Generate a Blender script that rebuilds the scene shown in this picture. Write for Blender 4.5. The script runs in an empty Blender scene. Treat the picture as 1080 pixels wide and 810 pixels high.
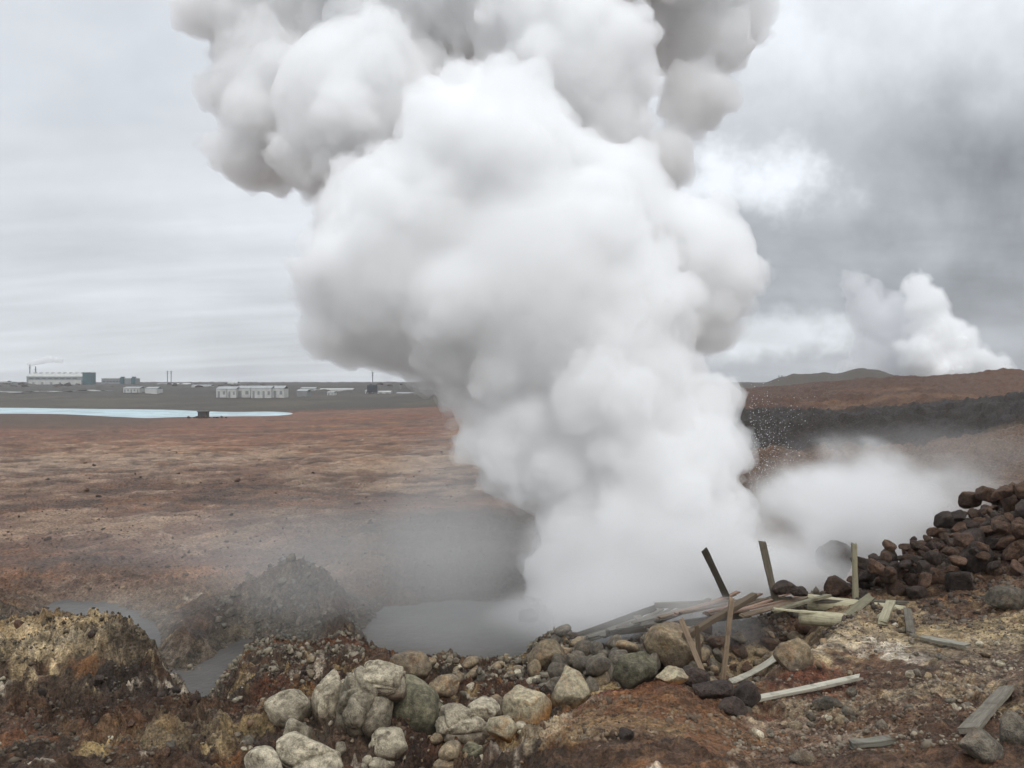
import bpy, math, random
import numpy as np
import openvdb as vdb
from mathutils import Vector, Matrix, noise as mnoise

R = math.radians
scene = bpy.context.scene
COL = scene.collection
rnd = random.Random(7)
F, HZ, CH = 848.0, 403.0, 6.5          # focal length in photo pixels, horizon row, camera height

# ------------------------------------------------------------------ camera
cd = bpy.data.cameras.new('camera'); cam = bpy.data.objects.new('camera', cd); COL.objects.link(cam)
cam.location = (0, 0, CH); cam.rotation_euler = (R(90) - math.atan(2 / F), 0, 0)
cd.sensor_width = 36.0; cd.lens = F / 1080 * 36; cd.clip_start = 0.1; cd.clip_end = 20000
scene.camera = cam

# ------------------------------------------------------------------ view / render settings
vs = scene.view_settings
vs.view_transform = 'Standard'; vs.look = 'None'; vs.gamma = 1.0; vs.use_curve_mapping = False
vs.exposure = 0.2
scene.render.engine = 'CYCLES'
cy = scene.cycles
cy.use_denoising = True
try: cy.denoiser = 'OPENIMAGEDENOISE'
except Exception: pass
cy.max_bounces = 22; cy.diffuse_bounces = 5; cy.glossy_bounces = 2; cy.transmission_bounces = 2
cy.volume_bounces = 20; cy.transparent_max_bounces = 24
cy.volume_step_rate = 1.0; cy.volume_max_steps = 128
cy.use_adaptive_sampling = True; cy.adaptive_threshold = 0.03
cy.sample_clamp_indirect = 4.0

# ------------------------------------------------------------------ node helpers
class NT:
    def __init__(s, tree): s.t = tree; s.n = tree.nodes; s.l = tree.links
    def add(s, kind, **kw):
        n = s.n.new(kind)
        for k, v in kw.items(): setattr(n, k, v)
        return n
    def put(s, sock, v):
        if isinstance(v, bpy.types.NodeSocket): s.l.new(v, sock)
        elif isinstance(v, (tuple, list)) and len(v) == 3 and sock.type == 'RGBA': sock.default_value = (*v, 1)
        else: sock.default_value = v
    def math(s, op, a, b=0.0, c=None, clamp=False):
        n = s.add('ShaderNodeMath', operation=op, use_clamp=clamp); s.put(n.inputs[0], a); s.put(n.inputs[1], b)
        if c is not None: s.put(n.inputs[2], c)
        return n.outputs[0]
    def vmath(s, op, a, b=(0, 0, 0)):
        n = s.add('ShaderNodeVectorMath', operation=op); s.put(n.inputs[0], a); s.put(n.inputs[1], b)
        return n.outputs[1] if op in ('DOT_PRODUCT', 'LENGTH', 'DISTANCE') else n.outputs[0]
    def mix(s, f, a, b, blend='MIX'):
        n = s.add('ShaderNodeMix', data_type='RGBA', blend_type=blend)
        s.put(n.inputs[0], f); s.put(n.inputs[6], a); s.put(n.inputs[7], b); return n.outputs[2]
    def noise(s, vec, scale, detail=4, rough=0.55, dist=0.0, out=0):
        n = s.add('ShaderNodeTexNoise'); s.put(n.inputs['Vector'], vec)
        n.inputs['Scale'].default_value = scale; n.inputs['Detail'].default_value = detail
        n.inputs['Roughness'].default_value = rough; n.inputs['Distortion'].default_value = dist
        return n.outputs[out]
    def ramp(s, f, lo, hi, a=0.0, b=1.0, smooth=True):
        n = s.add('ShaderNodeMapRange', interpolation_type='SMOOTHSTEP' if smooth else 'LINEAR')
        s.put(n.inputs[0], f)
        for i, v in enumerate((lo, hi, a, b)): s.put(n.inputs[i + 1], v)
        return n.outputs[0]
    def map(s, vec, loc=(0, 0, 0), rot=(0, 0, 0), scale=(1, 1, 1)):
        n = s.add('ShaderNodeMapping'); s.put(n.inputs[0], vec)
        n.inputs[1].default_value = loc; n.inputs[2].default_value = rot; n.inputs[3].default_value = scale
        return n.outputs[0]

# ------------------------------------------------------------------ world: high overcast over a daylight sky
SUN_EL, SUN_AZ = R(42), R(166)      # azimuth clockwise from +Y
w = bpy.data.worlds.new('World'); scene.world = w; w.use_nodes = True
w.node_tree.nodes.clear(); N = NT(w.node_tree)
out = N.add('ShaderNodeOutputWorld'); bg = N.add('ShaderNodeBackground')
sky = N.add('ShaderNodeTexSky', sky_type='NISHITA'); sky.sun_disc = False
sky.sun_elevation = SUN_EL; sky.sun_rotation = SUN_AZ
tc = N.add('ShaderNodeTexCoord'); D = N.vmath('NORMALIZE', tc.outputs['Generated'])
sx = N.add('ShaderNodeSeparateXYZ'); N.put(sx.inputs[0], D); X, Y, Z = sx.outputs
zc = N.math('ADD', N.math('MAXIMUM', Z, 0.0), 0.17)
cv = N.add('ShaderNodeCombineXYZ'); N.put(cv.inputs[0], N.math('DIVIDE', X, zc)); N.put(cv.inputs[1], N.math('DIVIDE', Y, zc))
CV = cv.outputs[0]
c1 = N.noise(N.map(CV, (2.3, 0.4, 0)), 0.75, 6, 0.5, 0.25)                                  # cloud banks
c2 = N.noise(N.map(CV, (3.1, 1.7, 0), (0, 0, 0.12), (0.55, 2.3, 1)), 1.3, 6, 0.55, 0.3)      # long streaks low down
c3 = N.noise(D, 5.0, 5, 0.55, 0.4)                                                            # soft lobes
az = N.math('DIVIDE', X, N.math('ADD', N.math('ABSOLUTE', Y), 0.3))
right = N.math('MULTIPLY', N.ramp(az, -0.15, 0.42), N.ramp(Y, -0.2, 0.3))
right = N.math('MULTIPLY', right, N.ramp(Z, 0.85, 0.4))
base = N.math('ADD', 6.7, N.ramp(Z, 0.05, 0.5, 0.0, 1.3))
base = N.math('SUBTRACT', base, N.math('MULTIPLY', right, N.ramp(Z, 0.52, 0.20, 1.3, 3.1)))
v1 = N.math('MULTIPLY', N.math('SUBTRACT', c1, 0.5), N.math('ADD', 4.6, N.math('MULTIPLY', right, 2.6)))
v2 = N.math('MULTIPLY', N.math('SUBTRACT', c2, 0.5), N.math('MULTIPLY', N.ramp(Z, 0.36, 0.03, 0.7, 5.2), N.ramp(right, 0, 1, 1.0, 0.35)))
v3 = N.math('MULTIPLY', N.math('SUBTRACT', c3, 0.5), N.math('ADD', 2.6, N.math('MULTIPLY', right, 5.2)))
lum = N.math('ADD', N.math('ADD', base, v1), N.math('ADD', v2, v3))
def skyspot(px, py, rx, ry, amp, noisef=0.9):
    """a break (or a dark base) in the cloud deck in one compass direction"""
    v = Vector(((px - 540) / F, 1, -(py - HZ) / F)).normalized()
    q = N.vmath('MULTIPLY', N.vmath('SUBTRACT', D, tuple(v)), (F / rx, F / rx, F / ry))
    r = N.math('ADD', N.vmath('LENGTH', q), N.math('MULTIPLY', N.math('SUBTRACT', N.noise(D, 11, 5, 0.6), 0.5), noisef * 3))
    return N.math('MULTIPLY', N.ramp(r, 1.15, 0.25), amp)
for a_ in ((835, 356, 100, 26, 4.4), (755, 200, 125, 48, 3.4), (850, 382, 120, 20, 0.8), (1060, 215, 150, 60, -0.5), (1000, 275, 240, 50, -0.5), (960, 20, 200, 90, 0.9), (930, 240, 90, 60, 0.7)):
    lum = N.math('ADD', lum, skyspot(*a_))
lum = N.math('MULTIPLY', lum, N.ramp(Z, 0.0, 0.05, 0.90, 1.0))
zen = N.ramp(Z, 0.50, 0.95, 0.0, 5.0)
lum = N.math('MAXIMUM', N.math('ADD', lum, zen), 1.6)
cool = N.ramp(lum, 2.8, 6.4)
tint = N.mix(cool, (0.945, 1.0, 1.085), (0.950, 0.998, 1.055))
gc = N.add('ShaderNodeCombineColor'); [N.put(gc.inputs[i], lum) for i in range(3)]
deck = N.mix(1.0, tint, gc.outputs[0], 'MULTIPLY')
cover = N.ramp(c1, 0.25, 0.4, 0.86, 0.97)
skyc = N.mix(cover, sky.outputs[0], deck)
N.put(bg.inputs[0], skyc); bg.inputs[1].default_value = 0.1
N.l.new(bg.outputs[0], out.inputs[0])
w.cycles.sampling_method = 'MANUAL'; w.cycles.sample_map_resolution = 256

sl = bpy.data.lights.new('sun', 'SUN'); sl.energy = 1.1; sl.angle = R(30); sl.color = (1, 0.97, 0.93)
so = bpy.data.objects.new('sun', sl); COL.objects.link(so)
sd = Vector((math.sin(SUN_AZ) * math.cos(SUN_EL), math.cos(SUN_AZ) * math.cos(SUN_EL), math.sin(SUN_EL)))
so.rotation_euler = sd.to_track_quat('Z', 'Y').to_euler(); so.location = (0, -30, 60)

# ------------------------------------------------------------------ numpy noise
def _h(ix, iy, iz, seed):
    h = (ix.astype(np.uint32) * np.uint32(374761393) + iy.astype(np.uint32) * np.uint32(668265263)
         + iz.astype(np.uint32) * np.uint32(2147483647) + np.uint32((seed * 144665 + 97) & 0xffffffff))
    h = (h ^ (h >> np.uint32(13))) * np.uint32(1274126177)
    h = (h ^ (h >> np.uint32(15))) * np.uint32(2246822519)
    return ((h ^ (h >> np.uint32(16))) & np.uint32(0xffffff)).astype(np.float32) / np.float32(0xffffff)

def vnoise(x, y, z=None, seed=0):
    """smooth value noise, -1..1"""
    if z is None: z = np.zeros_like(x)
    fx, fy, fz = np.floor(x), np.floor(y), np.floor(z)
    ix, iy, iz = fx.astype(np.int64), fy.astype(np.int64), fz.astype(np.int64)
    tx, ty, tz = x - fx, y - fy, z - fz
    tx = tx * tx * tx * (tx * (tx * 6 - 15) + 10); ty = ty * ty * ty * (ty * (ty * 6 - 15) + 10); tz = tz * tz * (3 - 2 * tz)
    r = 0
    for a in (0, 1):
        wx = tx if a else 1 - tx
        for b in (0, 1):
            wy = ty if b else 1 - ty
            for c in (0, 1):
                wz = tz if c else 1 - tz
                r = r + wx * wy * wz * _h(ix + a, iy + b, iz + c, seed)
    return r * 2 - 1

def fbm(x, y, z=None, oct=5, gain=0.5, lac=2.03, seed=0, ridge=False):
    s = 0; a = 1.0; n = 0
    for o in range(oct):
        v = vnoise(x + o * 17.3, y - o * 9.7, None if z is None else z + o * 5.1, seed + o)
        if ridge: v = 1 - 2 * np.abs(v)
        s = s + a * v; n += a; a *= gain
        x = x * lac; y = y * lac; z = None if z is None else z * lac
    return s / n

def sstep(a, b, x):
    t = np.clip((x - a) / (b - a), 0, 1); return t * t * (3 - 2 * t)

def P(px, py, d):                     # a point of the photograph at depth d (metres along +Y)
    return Vector(((px - 540) / F * d, d, CH - (py - HZ) / F * d))

def tag(o, label=None, cat=None, group=None, kind=None):
    if label: o['label'] = label
    if cat: o['category'] = cat
    if group: o['group'] = group
    if kind: o['kind'] = kind
    return o

def empty(name, loc=(0, 0, 0), rz=0.0):
    o = bpy.data.objects.new(name, None); COL.objects.link(o); o.location = loc; o.rotation_euler = (0, 0, rz)
    o.empty_display_size = 0.2
    return o

def mesh_obj(name, verts, faces, mats, parent=None, smooth=True, colors=None, midx=None):
    me = bpy.data.meshes.new(name)
    verts = np.asarray(verts, dtype=np.float32)
    if isinstance(faces, np.ndarray):
        nf, k = faces.shape
        me.vertices.add(len(verts)); me.vertices.foreach_set('co', verts.ravel())
        me.loops.add(nf * k); me.loops.foreach_set('vertex_index', faces.astype(np.int32).ravel())
        me.polygons.add(nf); me.polygons.foreach_set('loop_start', np.arange(0, nf * k, k, dtype=np.int32))
        me.update(calc_edges=True)
    else:
        me.from_pydata([tuple(v) for v in verts], [], faces); me.update()
    if smooth: me.polygons.foreach_set('use_smooth', np.ones(len(me.polygons), dtype=bool))
    for m in (mats if isinstance(mats, (list, tuple)) else [mats]): me.materials.append(m)
    if midx is not None: me.polygons.foreach_set('material_index', np.asarray(midx, dtype=np.int32))
    if colors is not None:
        ca = me.color_attributes.new('tone', 'FLOAT_COLOR', 'POINT')
        c = np.ones((len(verts), 4), dtype=np.float32); c[:, :3] = colors; ca.data.foreach_set('color', c.ravel())
    o = bpy.data.objects.new(name, me); COL.objects.link(o)
    if parent: o.parent = parent
    return o

# ------------------------------------------------------------------ materials
def new_mat(name):
    m = bpy.data.materials.new(name); m.use_nodes = True; m.node_tree.nodes.clear()
    return m, NT(m.node_tree), m.node_tree.nodes.new('ShaderNodeOutputMaterial')

def vol_mat(name, density, color=(0.985, 0.985, 0.985), aniso=0.0):
    m, n, o = new_mat(name)
    v = n.add('ShaderNodeVolumePrincipled'); v.inputs['Density'].default_value = density
    v.inputs['Color'].default_value = (*color, 1); v.inputs['Anisotropy'].default_value = aniso
    n.l.new(v.outputs[0], o.inputs['Volume']); m.cycles.homogeneous_volume = True
    return m

def soft_vol_mat(name, density, color=(0.97, 0.97, 0.97), nscale=1.2, contrast=0.5, seed=0.0, power=1.0):
    """density falling off towards the hull of an ellipsoid (object space radius 1) and broken up by noise"""
    m, n, o = new_mat(name)
    t = n.add('ShaderNodeTexCoord'); oc = t.outputs['Object']
    nz = n.noise(n.map(oc, (seed, seed * 0.7, -seed)), nscale, 3, 0.5)
    r = n.vmath('LENGTH', oc)
    e = n.ramp(n.math('ADD', r, n.math('MULTIPLY', n.math('SUBTRACT', 0.5, nz), contrast)), 1.0, 0.25)
    e = n.math('MULTIPLY', e, n.ramp(r, 1.0, 0.85))
    if power != 1.0: e = n.math('POWER', e, power)
    v = n.add('ShaderNodeVolumePrincipled'); n.put(v.inputs['Density'], n.math('MULTIPLY', e, density))
    v.inputs['Color'].default_value = (*color, 1)
    n.l.new(v.outputs[0], o.inputs['Volume'])
    return m
# ------------------------------------------------------------------ terrain: control points (column, depth, row or z=...)
def zrow(d, py): return CH - (py - HZ) / F * d
CP = []
def cp(px, d, py=None, z=None): CP.append((px, d, zrow(d, py) if z is None else z))
for px in (-700, -300, 0, 300, 540, 800, 1080, 1400, 1800): cp(px, 3.5, z=3.5)
cp(-100,8.5,820); cp(0,8.2,815); cp(200,8.7,822); cp(330,8.8,835); cp(450,8.3,838); cp(540,7.2,812); cp(700,6.3,805); cp(900,6.5,805); cp(1080,6.5,805); cp(1400,6.5,z=3.5)
# mound at the left
cp(-300,13,z=2.7); cp(-60,13.5,z=2.6); cp(30,13.6,660); cp(75,13.4,655); cp(112,13,653); cp(150,12.9,674); cp(172,12.6,700); cp(196,12.2,735); cp(60,11,735); cp(0,11,725); cp(110,10.6,752); cp(150,10.2,762); cp(60,9.6,770)
cp(30,16.5,z=0.7); cp(110,16,z=0.5); cp(-100,17,z=0.8); cp(180,15,z=0.35); cp(215,13.5,z=0.6); cp(-300,18,z=0.8)
# pools (water at 0.1)
cp(5,22,z=.3); cp(25,24.5,z=.3); cp(100,24.8,z=.3); cp(150,24,z=.3)
for px, d in ((75,21.5),(70,23),(110,23),(150,21.5),(160,20)): cp(px, d, z=-0.12)
for px, d in ((215,17.6),(235,17.9),(208,16.6)): cp(px, d, z=-0.15)
for px, d in ((265,19.8),(300,19.6),(325,19.5)): cp(px, d, z=-0.1)
for px, d in ((400,20),(450,20),(500,19.7),(540,20.5),(430,22),(500,22.5),(590,21),(640,22)): cp(px, d, z=-0.25)
cp(420,25.6,z=0.4); cp(520,25.6,z=0.4); cp(610,25.5,z=0.4); cp(360,24.5,z=.4); cp(560,24,z=.05); cp(185,19.5,z=0.35); cp(240,21.5,z=0.45); cp(200,24,z=0.3); cp(80,19,z=0.3); cp(0,19,z=0.35); cp(262,17.5,z=0.6); cp(300,17.6,z=0.6); cp(350,18.6,z=0.55); cp(355,20.2,z=0.5)
# conical mound
cp(250,22.2,z=.3); cp(300,22,z=.3); cp(372,22,z=.2); cp(300,24.5,z=0.3)
# middle rubble ridge
cp(260,11.5,745); cp(300,12,722); cp(250,14.2,z=1.2); cp(320,14.5,z=1.25); cp(240,10,775); cp(400,12.5,700); cp(430,12.6,703); cp(400,15.5,z=0.9); cp(360,16,690); cp(450,14.6,z=1.05); cp(500,15,z=0.95); cp(540,15.3,z=1.0); cp(470,17.6,z=0.3); cp(560,17,686); cp(600,17,672); cp(560,18.8,z=0.05); cp(540,12,z=1.35); cp(480,12,z=1.3); cp(420,10.2,775); cp(330,9.8,790); cp(500,9.6,805)
# foreground mound, centre
cp(560,8.6,785); cp(600,9.2,758); cp(640,10,734); cp(700,10.4,722); cp(740,9.8,735); cp(600,11.5,z=1.7); cp(660,12.2,z=1.7); cp(730,12.4,z=1.5)
cp(820,9.6,755); cp(800,8,790)
# hollow and slope
cp(640,15,z=1.3); cp(690,15,z=1.5); cp(660,13.5,z=1.6); cp(620,16.5,z=0.8); cp(690,16.8,z=1.1); cp(740,13.5,z=1.1); cp(790,13.4,z=1.0); cp(830,13.5,z=1.3)
cp(760,15.2,z=1.6); cp(820,15.3,z=1.75); cp(760,17.2,z=1.3); cp(820,16.8,z=1.7); cp(700,18.3,z=0.9); cp(760,18.8,z=0.8); cp(640,18.5,z=0.4)
cp(880,14.6,650); cp(930,14.3,648); cp(890,13.2,662); cp(840,12,692); cp(900,12,682); cp(960,12.6,668); cp(1020,13,656); cp(1080,13,645); cp(1400,13,z=3.1)
cp(800,10.8,722); cp(880,10.6,718); cp(980,10.6,708); cp(1080,10.4,700); cp(1080,8.5,752); cp(960,8.6,755)
cp(880,16.6,622); cp(930,16.2,620); cp(980,15.5,622); cp(1040,15,618)
# brown berm
cp(1000,17.6,575); cp(980,18.2,575); cp(1040,17.8,548); cp(1080,18.2,532); cp(1150,18.5,516); cp(1400,19,z=4.4); cp(1080,16,575); cp(1080,22,z=2.6); cp(990,21,z=1.0); cp(1400,24,z=3.4)
# behind
cp(850,20.5,z=0.2); cp(920,21,z=0.2); cp(800,23,z=0.0); cp(900,26,z=0.4); cp(700,24,z=0); cp(620,27,z=.4); cp(520,28,z=.4); cp(1000,28,z=1.2); cp(1080,30,z=1.9); cp(1400,32,z=3)
cp(850,34,z=0.9); cp(950,38,z=1.6); cp(1080,42,490); cp(950,50,480); cp(800,48,z=1.2); cp(700,45,z=0.6); cp(1400,45,z=3.2)
for px, d, py in ((800,62,468),(870,64,470),(940,62,472),(1010,58,470),(1080,56,462),(1300,56,448)): cp(px, d, py)
for px, d, py in ((700,76,450),(790,78,443),(860,80,443),(940,80,437),(1000,80,428),(1080,80,415),(1300,82,400)): cp(px, d, py)
for px in (790, 900, 1080, 1300): cp(px, 98, z=2.6)
for px, py in ((700,424),(790,414),(850,407),(900,402),(940,400.5),(1000,397.5),(1080,392.5),(1300,386),(1600,385)): cp(px, 150, py)
for px in (790, 950, 1080, 1400): cp(px, 190, z=4.5)
# left plain
cp(0,27,600); cp(0,36,z=-0.1); cp(150,27,z=0.25); cp(300,30,z=0.35); cp(420,30,z=0.4); cp(520,32,z=.4); cp(-400,30,z=0.4)
cp(0,65,500); cp(250,65,z=-1); cp(470,60,z=-0.8); cp(600,60,z=-0.3); cp(-400,65,z=-0.8)
cp(0,140,z=-2.9); cp(250,140,z=-2.8); cp(470,140,z=-1.6); cp(640,140,z=-0.4); cp(-400,140,z=-2.8)
cp(400,230,z=-2.9); cp(500,230,z=-1.5); cp(650,230,z=0); cp(400,330,z=-3.6); cp(500,350,z=-2.0)
for px in (-400, -150, 0, 60): cp(px, 283 - 0.08 * max(px, 0), z=-4.7)
cp(100,262,z=-4.75); cp(135,248,z=-4.8); cp(165,243,z=-4.85); cp(190,248,z=-4.6); cp(215,247,z=-4.45); cp(250,262,z=-4.8); cp(300,280,z=-5.0); cp(285,290,z=-5.4); cp(335,290,z=-4.3)
for px in (-400, -100, 0, 80, 160): cp(px, 318, z=-5.6)
cp(160,285,z=-5.5)
cp(220,290,z=-5.4); cp(270,290,z=-5.3)
for px, d in ((-400,380),(-100,385),(0,378),(70,365),(150,352),(230,330),(320,312)): cp(px, d, z=-4.55)
for px in (-400, 0, 200, 400): cp(px, 520, z=-1.5); cp(px, 680, z=1.2); cp(px, 860, z=4.2)
for px in (-600, 0, 300, 600, 900, 1300): cp(px, 1200, z=5.2); cp(px, 4000, z=5.0)
for px in (600, 800, 1000, 1300): cp(px, 420, z=2.5)
CP = np.array(CP)
def _ab(x, y): return np.stack([x / y * 1.0, np.log(y) * 0.55], -1)
_A = _ab((CP[:, 0] - 540) / F * CP[:, 1], CP[:, 1])
def _phi(r2): return np.sqrt(r2 + 0.0009)
_K = _phi(((_A[:, None] - _A[None]) ** 2).sum(-1))
# levels are interpolated as (z scaled down with distance), so near relief stays fine
_wz = np.linalg.solve(_K + 1e-4 * np.eye(len(CP)), CP[:, 2])
def base_h(x, y):
    x = np.asarray(x, dtype=np.float64); y = np.maximum(np.asarray(y, dtype=np.float64), 2.0)
    a = _ab(np.clip(x / y, -1.5, 1.5) * y, y).reshape(-1, 2); o = np.empty(len(a))
    for i in range(0, len(a), 20000):
        o[i:i + 20000] = _phi(((a[i:i + 20000, None] - _A[None]) ** 2).sum(-1)) @ _wz
    return o.reshape(x.shape)

WATER_Z = 0.03; LAKE_Z = -5.0
def pooldist(b): return b
def height(x, y):
    b = base_h(x, y); d = y; px = x / np.maximum(y, 1) * F + 540
    near = 1 - sstep(19, 34, d); mid = sstep(18, 30, d) * (1 - sstep(150, 260, d)); far = sstep(300, 600, d)
    wx = x + 0.5 * fbm(x * .7, y * .7, seed=31, oct=3); wy = y + 0.5 * fbm(x * .7 + 9, y * .7, seed=32, oct=3)
    lump = fbm(wx * 0.85, wy * 0.85, oct=5, gain=0.56, seed=1)
    rid = fbm(wx * 1.6, wy * 1.6, oct=6, gain=0.58, seed=2, ridge=True)
    crag = sstep(0.0, 0.5, fbm(x * 0.35, y * 0.35, oct=2, seed=8) + 0.35)
    leftm = (1 - sstep(520, 640, px)); rough = 0.5 + 0.5 * leftm
    fine = fbm(wx * 6, wy * 6, oct=5, gain=0.66, seed=3)
    land = 0.28 + 0.72 * sstep(-0.12, 0.35, b)                       # keep the pool floors flat
    z = b + near * land * (0.15 * lump * rough + (0.10 + 0.22 * leftm) * (0.35 + 0.65 * crag) * (rid - 0.15) + (0.05 + 0.06 * leftm) * fine * (0.5 + crag) + 0.05 * fbm(wx * 4, wy * 4, oct=4, gain=.6, seed=33, ridge=True) * (.4 + leftm))
    mr = np.sqrt(((wx + 6.05) / 1.5) ** 2 + ((wy - 22.1) / 1.1) ** 2)
    z += 1.18 * np.exp(-np.abs(mr) ** 2.6) * (1 + .12 * np.tanh((wx + 6.6) * -1.5))
    cone = np.exp(-(((x + 5.95) / 1.5) ** 2 + ((y - 21.8) / 1.2) ** 2))
    z += cone * (0.36 * fbm(wx * 1.5, wy * 1.5, oct=6, gain=0.62, seed=12, ridge=True) + 0.12 * fbm(wx * 5, wy * 5, oct=4, gain=.6, seed=13))
    # eroded plain: low terraces and hummocks running across
    t = fbm(x * 0.07 + 3, y * 0.10, oct=6, gain=0.6, seed=4); t2 = fbm(x * 0.3, y * 0.4, oct=6, gain=0.6, seed=5, ridge=True)
    flatlake = sstep(0.0, 1.2, np.abs(b - LAKE_Z)) if False else sstep(LAKE_Z + 0.15, LAKE_Z + 1.0, b)
    z += mid * land * flatlake * (1.5 * t * sstep(26, 70, d) + 1.0 * (t2 - 0.1) * sstep(20, 45, d) * (1 - .6 * sstep(90, 150, d)) + 0.12 * fbm(x * 1.1, y * 1.1, oct=4, gain=.6, seed=6))
    z += sstep(60, 120, d) * (1 - far) * flatlake * 0.35 * fbm(x * 0.03, y * 0.05, oct=5, gain=0.6, seed=7)
    z += far * (1.6 * fbm(x * 0.012, y * 0.02, oct=5, gain=0.6, seed=9) + 2.2 * np.clip(fbm(x * 0.05, y * 0.04, oct=4, gain=.6, seed=10), 0, 1))
    # distant cones on the skyline
    def cone_(px_, d_, w_, h_):
        cx = (px_ - 540) / F * d_; r = np.sqrt(((x - cx) / w_) ** 2 + ((y - d_) / (w_ * 1.3)) ** 2)
        return h_ * np.clip(1 - r, 0, 1) ** 0.9 * (1 + 0.15 * fbm(x * .05, y * .05, seed=11, oct=3))
    z += cone_(836, 560, 24, 7.5) + cone_(903, 540, 36, 8.5) + cone_(875, 545, 40, 3.5) + cone_(932, 520, 26, 4.5)
    return z
def hz(x, y): return float(height(np.array([float(x)]), np.array([float(y)]))[0])

# fan of rows and columns, finest where the photograph looks
ang = np.concatenate([np.linspace(-64, -37, 40)[:-1], np.linspace(-37, 37, 800), np.linspace(37, 64, 40)[1:]])
ds = [3.0]
while ds[-1] < 6000:
    d = ds[-1]; ds.append(d * (1 + (0.011 if d < 8 else 0.0052 if d < 26 else 0.008 if d < 60 else 0.010 if d < 300 else 0.02 if d < 1500 else 0.12)))
ds = np.array(ds)
TA, TD = np.meshgrid(np.tan(np.radians(ang)), ds)
gx = TA * TD; gy = TD.copy()
gz = height(gx.ravel(), gy.ravel()).reshape(gx.shape)
gb = base_h(gx, gy)
nr, nc = gx.shape

def lerp(a, b, t): return a + (np.asarray(b, dtype=np.float32) - a) * t[..., None]
def n2(s, sy, seed, oct=5, g=0.55): return fbm(gx * s, gy * sy, oct=oct, gain=g, seed=seed)
pxg = gx / gy * F + 540
n_big = n2(0.25, 0.25, 21); n_med = n2(0.9, 0.9, 22); n_fine = n2(4.5, 4.5, 23, 4, 0.65); n_pl = n2(0.05, 0.06, 24, 7, 0.62); n_pl2 = fbm(gx * 0.3, gy * 0.4, oct=6, gain=0.6, seed=5, ridge=True) * .7 + .45 * n2(.5, .5, 25, 5, .65) - .1
C = np.zeros(gx.shape + (3,), dtype=np.float32)
BROWN = (0.085, 0.052, 0.032); DARK = (0.045, 0.033, 0.025); GREYB = (0.10, 0.085, 0.07); RUST = (0.12, 0.045, 0.02); ORANGE = (0.26, 0.125, 0.045); YELL = (0.34, 0.27, 0.14); WHITE = (0.50, 0.47, 0.42); TAN = (0.27, 0.19, 0.13)
C[:] = BROWN
C = lerp(C, DARK, sstep(0.0, 0.5, n_med)); C = lerp(C, GREYB, sstep(0.05, 0.5, n2(0.6, 0.6, 26)) * 0.8)
C = lerp(C, RUST, sstep(0.15, 0.5, n2(0.5, 0.5, 27)) * 0.6)
C = lerp(C, ORANGE, sstep(0.32, 0.5, n2(1.1, 1.1, 28)) * 0.7)
C = lerp(C, YELL, sstep(0.34, 0.55, n2(1.2, 1.2, 29) + 0.5 * n_fine) * 0.6)
C = lerp(C, WHITE, sstep(0.38, 0.55, n2(1.0, 1.0, 30) + 0.35 * n_fine) * 0.8)
def blob(px, d, rx, rd, seed=40, s=1.3, hard=0.35):
    s = s * 1.8; hard = hard * 1.7
    cx = (px - 540) / F * d
    q = 1 - np.sqrt(((gx - cx) / rx) ** 2 + ((gy - d) / rd) ** 2) + hard * fbm(gx * s, gy * s, oct=5, gain=0.65, seed=seed)
    return sstep(0.0, 0.45, q)
# left mound: pale yellow crust on its top, rust hollow below
C = lerp(C, (0.38, 0.29, 0.17), blob(10, 12.9, 1.9, 1.1, 41) * 0.85); C = lerp(C, (0.42, 0.40, 0.33), blob(35, 12.2, 0.9, 0.5, 42, 3) * 0.8)
C = lerp(C, (0.50, 0.42, 0.28), blob(50, 12.4, 1.7, 1.1, 71, 2.2, .9) * 0.75); C = lerp(C, (0.30, 0.13, 0.05), blob(40, 9.2, 0.8, 0.4, 93, 2, .9) * 0.5); C = lerp(C, (0.30, 0.25, 0.16), blob(150, 9.6, 1.2, 0.5, 72, 3, .9) * 0.6); C = lerp(C, ORANGE, blob(92, 11.6, 0.35, 0.25, 43, 3) * 0.7); C = lerp(C, (0.10, 0.05, 0.03), blob(60, 9.8, 1.3, 0.6, 44) * 0.7); C = lerp(C, YELL, blob(98, 8.9, 0.18, 0.35, 45, 4) * 0.8)
C = lerp(C, (0.14, 0.12, 0.09), blob(140, 12.4, 0.9, 0.9, 46, 2) * 0.7)
# conical mound and pit: greyed by steam deposits
C = lerp(C, (0.10, 0.085, 0.065), blob(305, 21.7, 2.3, 2.0, 47) * 0.85)
C = lerp(C, (0.13, 0.12, 0.105), sstep(0.5, 0.1, gb) * (gy > 14) * (gy < 30) * 0.8)
C = lerp(C, (0.42, 0.41, 0.38), blob(560, 21.5, 2.2, 1.6, 48, 2, 0.8) * 0.6)
# foreground right: crusts
rf = sstep(640, 760, pxg) * (1 - sstep(14.8, 16.5, gy))
C = lerp(C, (0.17, 0.10, 0.062), rf * 0.5)
C = lerp(C, (0.36, 0.30, 0.20), rf * sstep(0.02, 0.4, n2(0.9, 0.7, 49) + 0.35 * n_fine + 0.35 * (sstep(10.5, 12.5, gy) - 0.5)) * 0.8)
C = lerp(C, (0.46, 0.40, 0.28), blob(1000, 12.2, 2.6, 1.1, 73, 3, .9) * 0.65); C = lerp(C, (0.40, 0.35, 0.26), blob(900, 9.6, 1.6, 0.6, 74, 3, 1.0) * 0.6); C = lerp(C, (0.62, 0.60, 0.55), blob(935, 11.8, 0.35, 0.9, 50, 2.2, 0.7) * 0.85); C = lerp(C, (0.50, 0.46, 0.38), blob(870, 12.3, 0.8, 0.6, 51, 2.5, 0.8) * 0.7)
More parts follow.
